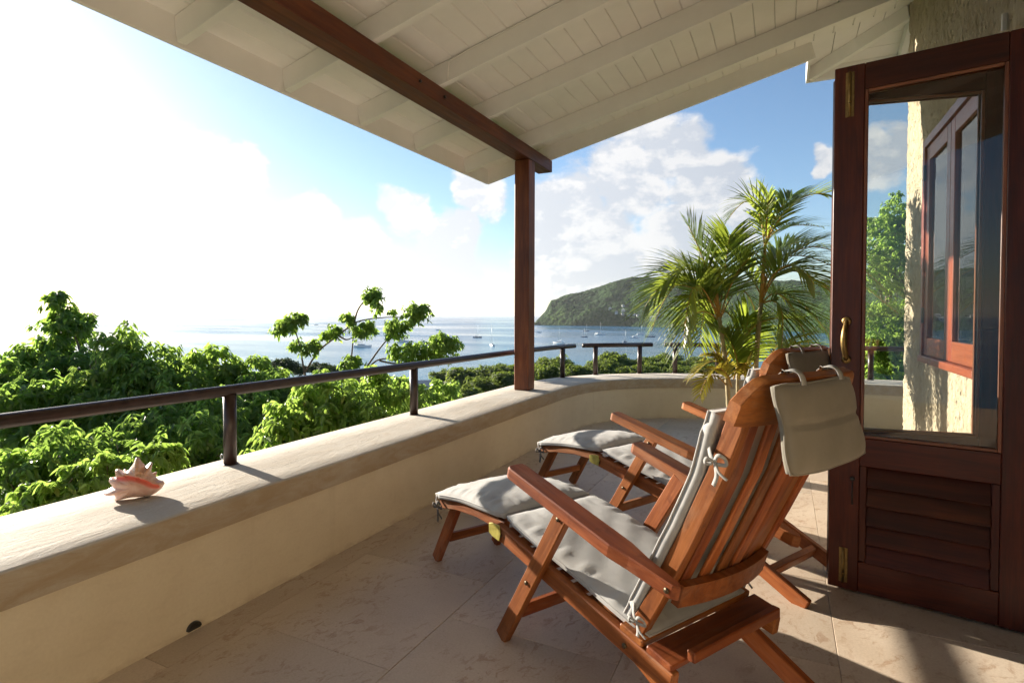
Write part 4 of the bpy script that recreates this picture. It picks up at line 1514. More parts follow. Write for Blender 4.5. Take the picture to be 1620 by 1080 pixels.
def crown_leaves(lobes, per_m2, leaf, rs, whorl=6, inner=0.25, up_bias=0.25):
    """whorls of drooping leaves spread over the lumpy shell of several lobes"""
    P, D = [], []
    for c, r in lobes:
        n = max(6, int(per_m2 * 4 * math.pi * r * r))
        q = norm(rs.normal(size=(n, 3)) + np.array([0, 0, up_bias]))
        lump = 1 + 0.22 * np.sin(q[:, 0] * 7 + c[0] * 3) * np.sin(q[:, 1] * 7 + c[1] * 2) + 0.16 * np.sin(q[:, 2] * 11 + c[2] * 5 + q[:, 0] * 5)
        f = np.where(rs.rand(n) < inner, rs.uniform(0.25, 0.75, n), rs.uniform(0.74, 1.08, n)) * lump
        P.append(np.array(c) + q * (r * f)[:, None] * np.array([1, 1, 0.92]))
        D.append(norm(q + np.array([0, 0, 0.55])))
    P, D = np.concatenate(P), np.concatenate(D)
    n = len(P)
    a = np.repeat(P, whorl, 0)
    sd = np.repeat(D, whorl, 0)
    rad = norm(np.cross(sd, norm(rs.normal(size=(n * whorl, 3)))))
    d = norm(sd * rs.uniform(0.0, 0.6, (n * whorl, 1)) + rad * 0.85 + np.array([0, 0, -0.75]))
    L = leaf * rs.uniform(0.65, 1.2, n * whorl)
    a = a + sd * rs.uniform(-0.5, 0.5, (n * whorl, 1)) * leaf * 0.8
    return leaves_vq(a, d, norm(sd + 0.3 * rs.normal(size=sd.shape)), L)


def limb_pts(a, b, rs, sag=0.12):
    a, b = Vector(a), Vector(b)
    L = (b - a).length
    out = [a]
    for t in (0.33, 0.66):
        p = a.lerp(b, t)
        p += Vector((rs.uniform(-1, 1), rs.uniform(-1, 1), rs.uniform(0, 0.6))) * L * sag
        out.append(p)
    out.append(b)
    return [tuple(p) for p in catmull([tuple(q) for q in out], 4)]


def near_tree(label, lobes, base, per_m2, leaf, seed, mat='leaf_a', group='trees close below the terrace', name='leafy_tree', r0=0.07, inner=0.16, up_bias=0.25):
    rs = np.random.RandomState(seed)
    bz = ground_z(*base)
    root = empty(name, (base[0], base[1], bz), label=label, cat='tree', group=group)
    O = np.array([base[0], base[1], bz])
    lobes = [(np.array(c) - O, r) for c, r in lobes]
    lo = min(lobes, key=lambda q: q[0][2])
    fork = Vector(lo[0]) * 0.72
    parts = [tubevf(limb_pts((0, 0, -0.1), fork, rs, 0.06), np.linspace(r0, r0 * 0.7, 13), 9)]
    for c, r in lobes:
        p = limb_pts(fork, Vector(c), rs, 0.10)
        parts.append(tubevf(p, np.linspace(r0 * 0.55, r0 * 0.16, len(p)), 7))
        for k in range(5):
            q = norm(rs.normal(size=3) + np.array([0, 0, 0.4])) * r * 0.85
            p = limb_pts(Vector(c) * 0.96 + fork * 0.04, Vector(np.array(c) + q), rs, 0.12)
            parts.append(tubevf(p, np.linspace(r0 * 0.16, r0 * 0.05, len(p)), 5))
    obj('trunk', mesh('trunk', *join(parts), 'bark', True), root)
    big = [(c, r * 0.86) for c, r in lobes]
    for c, r in lobes:                                   # sprays standing out of the crown
        for k in range(7):
            q = norm(rs.normal(size=3) + np.array([0, 0, 0.7]))
            big.append((np.array(c) + q * r * rs.uniform(0.72, 0.98), r * rs.uniform(0.18, 0.34)))
    V, Q = crown_leaves(big, per_m2, leaf, rs, inner=inner, up_bias=up_bias)
    obj('crown', quads_mesh('crown', V, Q, mat), root)
    return root


T = {
    'A': [([-9.87, 4.66, 0.82], 0.38), ([-9.83, 4.45, 0.32], 0.52), ([-9.26, 4.62, 0.17], 0.55), ([-10.01, 4.26, 0.39], 0.36), ([-9.28, 4.39, -0.18], 0.77),
          ([-10.02, 4.68, 1.30], 0.2), ([-9.88, 4.77, 1.06], 0.29)],
    'B': [([-7.93, 4.49, 0.65], 0.38), ([-7.64, 4.52, 0.28], 0.54), ([-7.91, 4.27, 0.20], 0.54), ([-7.33, 4.45, -0.19], 0.69), ([-7.73, 4.14, -0.30], 0.64)],
    'C': [([-7.3, 5.35, 0.52], 0.30), ([-7.65, 5.18, 0.24], 0.42), ([-7.09, 5.67, 0.26], 0.38), ([-7.28, 5.36, -0.08], 0.63), ([-6.67, 5.65, -0.20], 0.54)],
    'D': [([-9.37, 6.01, -0.03], 0.42), ([-8.61, 6.16, -0.35], 0.55), ([-9.27, 5.84, -0.66], 0.8)],
    'E': [([-9.31, 3.82, 0.22], 0.40), ([-9.02, 3.63, -0.30], 0.68), ([-8.41, 3.7, -0.32], 0.71)],
    'F': [([-6.39, 3.12, -0.62], 0.75), ([-5.76, 3.43, -0.6], 0.7), ([-6.71, 2.74, -0.6], 0.7), ([-5.37, 3.84, -0.5], 0.62), ([-6.0, 4.3, -0.6], 0.8)],
    'G': [([-3.75, 3.96, 0.30], 0.40), ([-3.7, 4.43, 0.33], 0.36), ([-3.92, 3.68, 0.22], 0.32), ([-3.78, 5.06, 0.22], 0.32), ([-3.56, 3.88, 0.0], 0.45), ([-3.86, 3.49, 0.02], 0.33)],
    'H': [([-4.94, 7.61, -0.2], 0.36), ([-5.01, 7.02, -0.2], 0.36), ([-5.4, 7.0, -0.1], 0.4), ([-4.6, 6.2, -0.3], 0.5), ([-5.0, 5.6, -0.3], 0.5)],
    'I': [([-4.33, 1.9, -0.06], 0.18), ([-4.11, 2.01, 0.04], 0.17), ([-4.0, 2.17, 0.12], 0.16), ([-3.89, 2.34, 0.17], 0.13), ([-3.85, 2.46, 0.20], 0.09), ([-4.21, 1.84, -0.2], 0.26)],
    'J': [([-6.33, 5.26, 0.08], 0.38), ([-5.99, 5.43, 0.03], 0.34), ([-6.02, 4.86, -0.27], 0.55), ([-6.6, 4.9, -0.52], 0.7)],
}
near_tree('tall leafy tree with the pointed top at the far left', T['A'], (-9.6, 4.5), 54, 0.112, 11)
near_tree('rounded leafy tree second from the left edge', T['B'], (-7.7, 4.35), 58, 0.106, 12, 'leaf_b')
near_tree('leafy tree right of the rounded one, level with the horizon', T['C'], (-7.2, 5.4), 58, 0.106, 13, 'leaf_b')
near_tree('leafy tree partly hidden behind the two rounded trees', T['D'], (-9.1, 6.0), 46, 0.118, 14)
near_tree('leafy tree cut by the left edge of the picture', T['E'], (-8.9, 3.7), 50, 0.112, 15)
near_tree('dark shaded leafy tree below the handrail at left', T['F'], (-6.0, 3.4), 64, 0.100, 16)
near_tree('bright green leafy tree right below the middle handrail post', T['G'], (-3.8, 4.2), 115, 0.080, 17, 'leaf_b', r0=0.05)
near_tree('low bright leafy tree between the handrail posts and the beach', T['H'], (-5.0, 6.6), 68, 0.096, 18, 'leaf_b')
near_tree('low sunlit leafy bough just behind the conch shell', T['I'], (-4.6, 2.0), 270, 0.068, 19, 'leaf_b', r0=0.03)
near_tree('leafy tree behind the left handrail post', T['J'], (-6.2, 5.1), 62, 0.104, 20)

# the sparse tree with bare branches against the sea
BR = [[[-6.17, 5.9, 0.36], [-5.98, 5.99, 0.68], [-5.73, 6.11, 0.9], [-5.53, 6.21, 1.07], [-5.36, 6.29, 1.13], [-5.1, 6.41, 1.16], [-4.88, 6.53, 1.16]],
      [[-5.53, 6.21, 1.07], [-5.48, 6.23, 1.25], [-5.4, 6.27, 1.38], [-5.32, 6.31, 1.39]], [[-5.59, 6.18, 0.33], [-5.55, 6.2, 0.72], [-5.53, 6.21, 1.07]],
      [[-5.73, 6.11, 0.9], [-5.63, 6.16, 0.84], [-5.55, 6.2, 0.87]], [[-5.41, 6.27, 0.38], [-5.22, 6.36, 0.68], [-5.11, 6.41, 0.83], [-5.04, 6.45, 0.92]],
      [[-5.40, 6.27, 0.36], [-5.24, 6.35, 0.54], [-5.04, 6.45, 0.58], [-4.92, 6.51, 0.62]], [[-5.2, 6.37, 0.54], [-5.0, 6.47, 0.5], [-4.76, 6.58, 0.53], [-4.51, 6.7, 0.64]],
      [[-6.17, 5.9, 0.36], [-6.21, 5.88, 0.63], [-6.24, 5.86, 0.81], [-6.29, 5.84, 0.99]], [[-6.21, 5.88, 0.63], [-6.1, 5.93, 0.68]],
      [[-5.7, 6.0, -3.9], [-5.75, 6.05, -2.0], [-5.9, 6.0, -0.6], [-6.17, 5.9, 0.36]], [[-5.75, 6.05, -2.0], [-5.65, 6.1, -0.8], [-5.59, 6.18, 0.33]],
      [[-5.65, 6.1, -0.8], [-5.5, 6.2, -0.1], [-5.41, 6.27, 0.38]]]
BC = [([-5.28, 6.33, 1.45], 0.16), ([-5.23, 6.35, 1.29], 0.08), ([-5.61, 6.17, 1.13], 0.11), ([-5.43, 6.26, 0.96], 0.13), ([-5.32, 6.31, 1.01], 0.11),
      ([-5.77, 6.09, 0.93], 0.11), ([-5.89, 6.03, 0.9], 0.07), ([-4.75, 6.58, 1.2], 0.18), ([-4.62, 6.65, 1.25], 0.11), ([-5.0, 6.47, 1.0], 0.16),
      ([-4.88, 6.53, 1.02], 0.09), ([-4.8, 6.56, 0.64], 0.2), ([-5.0, 6.47, 0.67], 0.11), ([-4.43, 6.74, 0.73], 0.24), ([-4.29, 6.81, 0.77], 0.14),
      ([-4.59, 6.66, 0.65], 0.11), ([-6.34, 5.81, 1.08], 0.16), ([-6.22, 5.87, 1.13], 0.11), ([-6.46, 5.75, 0.99], 0.13), ([-6.28, 5.85, 0.78], 0.09),
      ([-6.1, 5.93, 0.7], 0.11), ([-6.02, 5.97, 0.77], 0.08), ([-5.53, 6.21, 0.5], 0.14), ([-5.65, 6.15, 0.45], 0.09), ([-5.03, 6.45, 1.23], 0.05)]
rs = np.random.RandomState(31)
sp = empty('sparse_tree', (-5.7, 6.0, ground_z(-5.7, 6.0)), label='sparse young tree with bare curving branches rising above the middle of the handrail', cat='tree')
O = np.array(sp.location)
pr_ = []
for i, b in enumerate(BR):
    pts = [tuple(np.array(p) - O) for p in catmull(b, 5)]
    r0, r1 = (0.030, 0.018) if i >= 9 else (0.015, 0.006)
    pr_.append(tubevf(pts, np.linspace(r0, r1, len(pts)), 7))
obj('trunk', mesh('trunk', *join(pr_), 'bark', True), sp)
V, Q = crown_leaves([(np.array(c) - O, r * 0.95) for c, r in BC], 250, 0.075, rs, inner=0.35)
obj('crown', quads_mesh('crown', V, Q, 'leaf_b'), sp)

# trees seen through and beside the door glass
near_tree('bright green small-leaved tree behind the door glass', [([1.45, 10.71, 2.41], 0.42), ([1.67, 10.82, 2.72], 0.40), ([1.36, 10.67, 1.95], 0.42), ([1.68, 10.82, 1.91], 0.52), ([1.9, 10.9, 2.41], 0.51), ([1.3, 10.97, 2.66], 0.17)],
          (1.8, 11.0), 130, 0.062, 41, 'leaf_b', 'trees right of the terrace', inner=0.3)
near_tree('dense leafy shrub behind the handrail seen through the door glass', [([1.25, 9.72, 1.0], 0.42), ([1.51, 9.85, 0.8], 0.56), ([1.09, 9.65, 0.55], 0.45), ([1.31, 9.53, 0.40], 0.54), ([1.9, 9.93, 1.1], 0.5), ([1.5, 9.6, -0.2], 0.7)],
          (1.5, 9.8), 120, 0.066, 42, 'leaf_b', 'trees right of the terrace', inner=0.3)
near_tree('leafy shrub between the potted palm and the door edge', [([0.56, 10.28, 0.30], 0.36), ([0.33, 10.17, 0.15], 0.36), ([0.8, 10.2, 0.2], 0.5), ([-0.2, 10.1, -0.2], 0.5), ([0.3, 10.1, -0.5], 0.7)],
          (0.4, 10.2), 90, 0.08, 43, 'leaf_a', 'trees right of the terrace', inner=0.3)

# trees on the slope: a few crown meshes shared by many trees
def slope_variant(seed, flat, mat, n=620):
    rs = np.random.RandomState(seed)
    lob = [(np.array([0, 0, 0.0]), 0.62)]
    for k in range(9):
        a = k * 2.4 + rs.rand()
        rr = rs.uniform(0.35, 0.66)
        lob.append((np.array([rr * math.cos(a), rr * math.sin(a), rs.uniform(-0.15, 0.45) * flat]), rs.uniform(0.26, 0.44)))
    V, Q = crown_leaves(lob, 62, 0.135, rs, whorl=5, inner=0.2)
    V[:, 2] *= flat
    cr = quads_mesh('crown', V, Q, mat)
    parts = [tubevf(limb_pts((0, 0, -1.5), (0.05, 0, -0.45), rs, 0.05), np.linspace(0.085, 0.06, 13), 8)]
    for k in range(5):
        a = k * 1.3 + rs.rand()
        parts.append(tubevf(limb_pts((0.05, 0, -0.47), (0.5 * math.cos(a), 0.5 * math.sin(a), 0.1), rs, 0.1), np.linspace(0.045, 0.015, 13), 6))
    tr = mesh('trunk', *join(parts), 'bark', True)
    return cr, tr


VAR = [slope_variant(61, 0.75, 'leaf_far'), slope_variant(62, 0.9, 'leaf_far'), slope_variant(63, 0.62, 'leaf_far'), slope_variant(64, 0.8, 'leaf_dark')]


def slope_tree(c, r, var, label, group, rz):
    x, y, z = c
    g = ground_z(x, y)
    t = empty('broadleaf_tree', (x, y, g), rz, label=label, cat='tree', group=group)
    cr = obj('crown', VAR[var][0], t)
    cr.location = (0, 0, z - g)
    cr.scale = (r, r, r)
    tr = obj('trunk', VAR[var][1], t)
    tr.location = (0, 0, z - g)
    tr.scale = (r * 0.8, r * 0.8, max(0.3 * r, (z - g + 0.3) / 1.5))
    return t


SHORE = [([-61.56, 103.51, -12.68], 4.9), ([-68.58, 105.66, -13.28], 3.11), ([-52.55, 102.32, -10.78], 4.42), ([-47.53, 101.43, -10.46], 3.29), ([-39.64, 97.47, -8.9], 3.56),
         ([-39.63, 103.04, -8.8], 2.98), ([-27.89, 97.62, -7.9], 4.52), ([-30.31, 94.22, -8.9], 2.66), ([-23.83, 97.37, -7.9], 3.32), ([-22.83, 111.19, -8.8], 3.73),
         ([-22.47, 122.49, -9.2], 3.53), ([-17.23, 113.91, -8.9], 2.98), ([-15.68, 120.23, -8.9], 3.12), ([-16.38, 92.1, -8.4], 2.64), ([-24.63, 88.09, -8.5], 3.05),
         ([-12.19, 116.36, -9.2], 3.73), ([-8.42, 112.63, -9.3], 3.32), ([-48.19, 43.3, -4.4], 1.76), ([-45.3, 39.15, -4.59], 1.37), ([-52.3, 52.42, -5.6], 1.58),
         ([-45.38, 46.89, -5.3], 1.68), ([-51.33, 48.45, -5.4], 1.19), ([-62.67, 69.62, -9.0], 1.63), ([-57.46, 66.59, -8.9], 1.34), ([0.91, 89.38, -6.9], 2.71),
         ([4.37, 79.94, -6.3], 2.37), ([-73.17, 97.87, -14.9], 2.17), ([-63.52, 80.32, -11.9], 1.58), ([-53.62, 96.24, -12.9], 2.73), ([-43.3, 99.03, -10.2], 2.44), ([-33.48, 94.91, -9.4], 2.03)]
FRONT = [([-31.79, 75.72, -7.6], 2.04), ([-30.26, 78.69, -7.8], 2.09), ([-27.19, 75.73, -7.2], 2.17), ([-23.69, 77.43, -7.0], 2.35), ([-21.7, 82.84, -7.6], 2.28), ([-17.82, 80.28, -7.2], 2.17), ([-16.32, 85.46, -7.3], 2.28),
         ([-12.52, 82.85, -7.1], 2.17), ([-10.58, 88.24, -7.5], 2.28), ([-50.67, 81.01, -12.0], 2.15), ([-47.73, 87.99, -11.2], 2.71), ([-43.78, 87.68, -10.4], 2.66), ([-45.25, 78.08, -11.7], 1.83)]
slab = 'low round tree on the near slope, mostly covered by the leafy trees at the terrace'
sgrp = 'trees on the slope down to the bay'
SLAB = ['large round tree with trunks showing by the water left of the timber post', 'small tree at the water just right of the second handrail post',
        'round tree just left of the timber post, near the water', 'small round tree half hidden by the left side of the timber post',
        'round tree right beside the timber post on its right', 'round tree behind the last post of the long handrail',
        'broad round tree behind the middle of the second short handrail', 'low tree beside the left post of the second short handrail',
        'round tree just left of the right post of the second short handrail', 'round tree in the gap between the second and third short handrails',
        'distant tree top above the left end of the third short handrail', 'round tree behind the post of the third short handrail',
        'distant tree top just left of the palm fronds', 'nearer low tree below the gap between the second and third handrails',
        'low tree along the parapet under the broad round tree', 'round tree half covered by the lowest palm fronds',
        'round tree almost hidden behind the palm stems', 'dark round tree behind the sparse branches, the largest of its clump',
        'dark tree at the left end of the clump behind the sparse branches', 'dark tree in the middle of the clump behind the sparse branches',
        'dark tree at the right end of the clump behind the sparse branches', 'small dark tree between the larger dark ones behind the sparse branches',
        'small dark tree just left of the coconut palm', 'small dark tree beside the foot of the coconut palm',
        'round tree low behind the potted palm stems', 'round tree low behind the potted palm near the door edge',
        'low tree at the water left of the second handrail post', 'small low tree right of the coconut palm',
        'lower round tree in front of the large one with trunks showing', 'tree covered by the timber post, showing at its right edge', 'low tree between the long handrail end and the second short handrail']
for i, (c, r) in enumerate(SHORE):
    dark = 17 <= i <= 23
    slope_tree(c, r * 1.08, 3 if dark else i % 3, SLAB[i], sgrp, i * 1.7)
ORD = ['first', 'second', 'third', 'fourth', 'fifth', 'sixth', 'seventh', 'eighth', 'ninth']
BELT = ['bushy tree in the green belt above the far parapet, %s right of the timber post' % q for q in ORD] + ['bushy tree in the green belt by the water, %s left of the timber post' % q for q in ('fourth', 'second', 'first', 'third')]
for i, (c, r) in enumerate(FRONT):
    slope_tree(c, r * 1.25, (i + 1) % 3, BELT[i], sgrp, i * 2.3)
rg = random.Random(9)
placed = [(c[0], c[1], r) for c, r in SHORE + FRONT]
cnt = 0
for tries in range(4000):
    if cnt >= 12:
        break
    d = 14 + 75 * rg.random() ** 0.8
    az = RAD(rg.uniform(-50, 8))
    x, y = d * math.sin(az), d * math.cos(az)
    if abs(x) < 7 and y < 13:
        continue
    g = ground_z(x, y)
    ylim = 112 if az < RAD(-24) else 78
    if d > 95 and RAD(-48) < az < RAD(-24):
        ylim = 124
    if az < RAD(-48):
        ylim = 104
    top = 1.2 - d * (ylim + rg.uniform(0, 30)) / 885.0
    hgt = top - g
    if hgt < 1.2:
        continue
    r = min(hgt * 0.55, 3.0) * rg.uniform(0.8, 1.0)
    if any((x - a) ** 2 + (y - b) ** 2 < (0.62 * (r + q)) ** 2 for a, b, q in placed):
        continue
    placed.append((x, y, r))
    slope_tree((x, y, top - r * 0.75), r, rg.choice([0, 1, 2, 2, 3] if d < 90 else [0, 1, 2]), slab, sgrp, rg.uniform(0, 6.28))
    cnt += 1

# coconut palm on the slope
cpz = ground_z(-45.8, 55.6)
cpm = empty('coconut_palm', (-45.8, 55.6, cpz), label='small dark coconut palm standing above the bay below the handrail', cat='palm tree')
tz = -6.9 - cpz
tube('trunk', [(0, 0, -0.2), (0.15, 0, tz * 0.5), (0.1, 0.1, tz)], [0.16, 0.12, 0.10], 'bark', cpm, seg=8)
rs = np.random.RandomState(5)
for k in range(16):
    a = k * 2.4
    el = rs.uniform(-0.3, 1.1)
    pts = []
    Lf = rs.uniform(2.0, 2.7)
    p = np.array([0.1, 0.1, tz])
    dv = np.array([math.cos(a) * math.cos(el), math.sin(a) * math.cos(el), math.sin(el)])
    for q in range(9):
        pts.append(p.copy())
        p = p + dv * Lf / 8
        dv = norm(dv + np.array([0, 0, -0.16]))
    pts = np.array(pts)
    tt = norm(np.gradient(pts, axis=0))
    idx = np.repeat(np.arange(9), 6)
    sgn = np.tile([1, -1], 27)
    base = pts[idx] + tt[idx] * (rs.rand(54, 1) * Lf / 8)
    sd = norm(np.cross(tt[idx], np.array([0, 0, 1.0]))) * sgn[:, None]
    dd = norm(sd + tt[idx] * 0.6 + np.array([0, 0, -0.5]))
    Vf, Qf = leaves_vq(base, dd, np.tile([0, 0, 1.0], (54, 1)), np.full(54, 0.65) * (1 - 0.06 * idx), wr=0.14)
    obj('frond', quads_mesh('frond', Vf, Qf, 'leaf_dark'), cpm)

# ------------------------------------------------------------------ potted areca palm
palm = empty('potted_palm', (-0.34, 5.28, 0.0), label='tall feathery palm in a terracotta pot behind the steamer chairs', cat='potted palm')
PO = np.array([-0.34, 5.28, 0.0])
prof = [(r * 0.86, z * 0.68) for r, z in [(0.0, 0.0), (0.15, 0.0), (0.165, 0.02), (0.20, 0.25), (0.235, 0.43), (0.262, 0.44), (0.268, 0.455), (0.268, 0.50), (0.258, 0.512), (0.236, 0.508), (0.228, 0.44), (0.0, 0.43)]]
V, F = [], []
sg = 36
for r, z in prof:
    for s in range(sg):
        a = 2 * math.pi * s / sg
        V.append((r * math.cos(a), r * math.sin(a), z + 0.001))
for i in range(len(prof) - 1):
    for s in range(sg):
        q = (s + 1) % sg
        F.append((i * sg + s, i * sg + q, (i + 1) * sg + q, (i + 1) * sg + s))
obj('pot', mesh('pot', V, F, 'terracotta', True), palm)
V = [(0, 0, 0.32)] + [(0.195 * math.cos(a), 0.195 * math.sin(a), 0.315 + 0.008 * math.sin(5 * a)) for a in np.linspace(0, 2 * math.pi, 25)[:-1]]
obj('soil', mesh('soil', V, [(0, 1 + i, 1 + (i + 1) % 24) for i in range(24)], 'soil'), palm)


def palm_stem(pts, r0, r1):
    P = catmull([np.array(p) - PO for p in pts], 14)
    rad = [(r0 + (r1 - r0) * i / (len(P) - 1)) * (1.10 if i % 5 == 0 else 1.0) for i in range(len(P))]
    tube('stem', [tuple(p) for p in P], rad, 'palm_stem', palm, seg=12)


palm_stem([(-0.26, 5.32, 0.30), (-0.22, 5.335, 0.7), (-0.20, 5.35, 1.05), (-0.18, 5.36, 1.32)], 0.024, 0.019)
palm_stem([(-0.42, 5.24, 0.30), (-0.45, 5.225, 0.75), (-0.49, 5.205, 1.05), (-0.51, 5.20, 1.19)], 0.021, 0.016)
palm_stem([(-0.36, 5.30, 0.30), (-0.36, 5.31, 0.7), (-0.35, 5.33, 0.98)], 0.014, 0.010)
tube('crown_shaft', [tuple(np.array(p) - PO) for p in ((-0.18, 5.36, 1.31), (-0.165, 5.367, 1.6), (-0.152, 5.375, 1.84))], [0.020, 0.018, 0.010], 'rachis', palm, seg=10)
tube('crown_shaft', [tuple(np.array(p) - PO) for p in ((-0.51, 5.20, 1.18), (-0.53, 5.19, 1.38), (-0.55, 5.18, 1.54))], [0.016, 0.014, 0.008], 'rachis', palm, seg=10)

FR = [([-0.15, 5.38, 1.8], [-0.14, 5.38, 2.08], [-0.13, 5.39, 2.26]), ([-0.15, 5.38, 1.83], [-0.05, 5.5, 2.12], [0.06, 5.62, 2.28]), ([-0.15, 5.38, 1.83], [0.06, 5.42, 2.16], [0.31, 5.49, 2.24]),
      ([-0.16, 5.37, 1.83], [-0.26, 5.38, 2.20], [-0.46, 5.35, 2.05]), ([-0.15, 5.37, 1.8], [-0.01, 5.61, 1.99], [0.31, 5.93, 2.02]), ([-0.16, 5.37, 1.42], [0.16, 5.53, 1.72], [0.90, 5.88, 1.22]),
      ([-0.16, 5.37, 1.31], [-0.02, 5.27, 1.24], [-0.03, 5.1, 0.80]), ([-0.16, 5.37, 1.32], [0.05, 5.58, 1.38], [0.38, 5.84, 1.02]),
      ([-0.17, 5.36, 1.36], [-0.31, 5.41, 1.62], [-0.42, 5.48, 1.80]), ([-0.51, 5.2, 1.22], [-0.63, 5.14, 1.66], [-0.76, 5.09, 1.98]), ([-0.52, 5.19, 1.25], [-0.76, 5.03, 1.60], [-1.09, 4.81, 1.24]),
      ([-0.52, 5.2, 1.22], [-0.66, 5.22, 1.56], [-1.04, 5.18, 1.60]), ([-0.51, 5.2, 1.19], [-0.47, 5.28, 1.62], [-0.44, 5.35, 1.92]), ([-0.5, 5.21, 1.19], [-0.37, 5.21, 1.56], [-0.20, 5.23, 1.74]),
      ([-0.52, 5.2, 1.17], [-0.68, 4.95, 1.44], [-0.74, 4.76, 0.92]), ([-0.51, 5.2, 1.17], [-0.60, 5.21, 1.36], [-0.68, 5.24, 0.92]), ([-0.5, 5.21, 1.17], [-0.33, 5.45, 1.42], [-0.19, 5.68, 1.04]),
      ([-0.39, 5.26, 0.64], [-0.32, 5.35, 0.98], [-0.28, 5.45, 1.20]), ([-0.34, 5.28, 0.64], [-0.39, 5.2, 0.92], [-0.48, 5.10, 1.05]), ([-0.17, 5.37, 0.64], [0.0, 5.56, 0.96], [0.28, 5.8, 0.82]),
      ([-0.16, 5.36, 1.40], [0.02, 5.25, 1.62], [0.22, 5.12, 1.45]), ([-0.16, 5.37, 1.45], [-0.05, 5.45, 1.75], [0.18, 5.55, 1.85]),
      ([-0.16, 5.37, 1.40], [0.22, 5.55, 1.80], [0.80, 5.80, 1.42]), ([-0.16, 5.37, 1.36], [0.12, 5.50, 1.58], [0.62, 5.72, 1.12]), ([-0.52, 5.19, 1.22], [-0.80, 5.08, 1.50], [-1.05, 4.98, 1.06]),
      ([-0.51, 5.20, 1.20], [-0.72, 5.10, 1.44], [-0.98, 4.95, 1.42]), ([-0.51, 5.20, 1.18], [-0.64, 5.22, 1.50], [-0.88, 5.24, 1.70]), ([-0.17, 5.36, 1.30], [0.0, 5.44, 1.36], [0.20, 5.54, 0.95]),
      ([-0.36, 5.30, 0.90], [-0.18, 5.36, 1.14], [0.12, 5.48, 1.16]), 
      ([-0.52, 5.20, 1.16], [-0.70, 5.18, 1.22], [-0.90, 5.15, 0.98]), 
      ([-0.35, 5.33, 0.95], [-0.45, 5.36, 1.22], [-0.62, 5.40, 1.18]), ]
FRY = [([-0.44, 5.23, 0.60], [-0.54, 5.18, 0.80], [-0.76, 5.1, 0.62]), ([-0.44, 5.23, 0.58], [-0.56, 5.07, 0.68], [-0.63, 4.93, 0.50]), ([-0.40, 5.20, 0.58], [-0.48, 5.10, 0.74], [-0.58, 5.02, 0.68]),
       ([-0.30, 5.22, 0.60], [-0.28, 5.12, 0.80], [-0.30, 5.02, 0.70]), ([-0.42, 5.25, 0.62], [-0.50, 5.24, 0.84], [-0.62, 5.22, 0.84])]


def frond(f, mat, seed, n=30, Ll=0.30):
    rs = np.random.RandomState(seed)
    a, b, c = [np.array(p) for p in f]
    # quadratic through the three points
    ctl = 2 * b - 0.5 * (a + c)
    t = np.linspace(0, 1, 40)[:, None]
    C = (1 - t) ** 2 * a + 2 * t * (1 - t) * ctl + t ** 2 * c
    Lr = np.linalg.norm(np.diff(C, axis=0), axis=1).sum()
    P = C - PO
    T = norm(np.gradient(P, axis=0))
    ch = c - a
    hv = np.array([ch[0], ch[1], 0.0])
    if np.linalg.norm(hv) < 0.22:
        sdv = np.array([0.8, 0.5, 0.0]) + rs.normal(size=3) * 0.25
    else:
        sdv = np.cross(ch, np.array([0, 0, 1.0])) / np.linalg.norm(hv) + 0.25 * rs.normal(size=3)
    side0 = norm(sdv - T * (T @ sdv)[:, None])
    tv, tf = tubevf([tuple(p) for p in P[::3]], np.linspace(0.0075, 0.0022, len(P[::3])), 6)
    fo = obj('frond', mesh('rachis', tv, tf, 'rachis', True), palm)
    VV, QQ, o = [], [], 0
    for k in range(n):
        q = 0.16 + 0.84 * (k + 0.3) / n
        i = min(39, int(q * 39))
        prof_ = math.sin(math.pi * (0.16 + 0.80 * q)) ** 0.7
        L = Ll * (0.35 + 0.65 * prof_) * rs.uniform(0.9, 1.08) * min(1.25, 0.55 + Lr * 0.55)
        for s in (-1, 1):
            sd = side0[i] * s
            up = np.cross(side0[i], T[i])
            if up[2] < 0:
                up = -up
            d = norm(sd * (0.90 - 0.30 * q) + T[i] * (0.50 + 0.42 * q) + up * 0.20 + rs.normal(size=3) * 0.05)
            p = P[i] + T[i] * rs.uniform(-0.004, 0.004)
            wv = norm(np.cross(d, up))
            wdt = 0.0098 * (0.8 + 0.4 * prof_)
            m = 5
            for j in range(m + 1):
                x = j / m
                ww = wdt * (0.45 + 0.9 * x if x < 0.35 else (0.77 + 0.0) * (1 - ((x - 0.35) / 0.65) ** 1.8) + 0.04)
                VV.append(p - wv * ww)
                VV.append(p + wv * ww)
                p = p + d * L / m
                d = norm(d + np.array([0, 0, -0.075 - 0.07 * x]))
            for j in range(m):
                QQ.append((o + 2 * j, o + 2 * j + 1, o + 2 * j + 3, o + 2 * j + 2))
            o += 2 * (m + 1)
    me = quads_mesh('leaflets', np.array(VV), np.array(QQ), mat)
    me.polygons.foreach_set('use_smooth', [True] * len(me.polygons))
    obj('leaflets', me, fo)


for i, f in enumerate(FR):
    Lr = np.linalg.norm(np.array(f[0]) - np.array(f[2]))
    frond(f, 'palm', 100 + i, n=int(26 + 24 * Lr) if i > 4 else 28, Ll=0.42 if i > 4 else 0.36)
for i, f in enumerate(FRY):
    frond(f, 'palm_y', 200 + i, n=20, Ll=0.20)

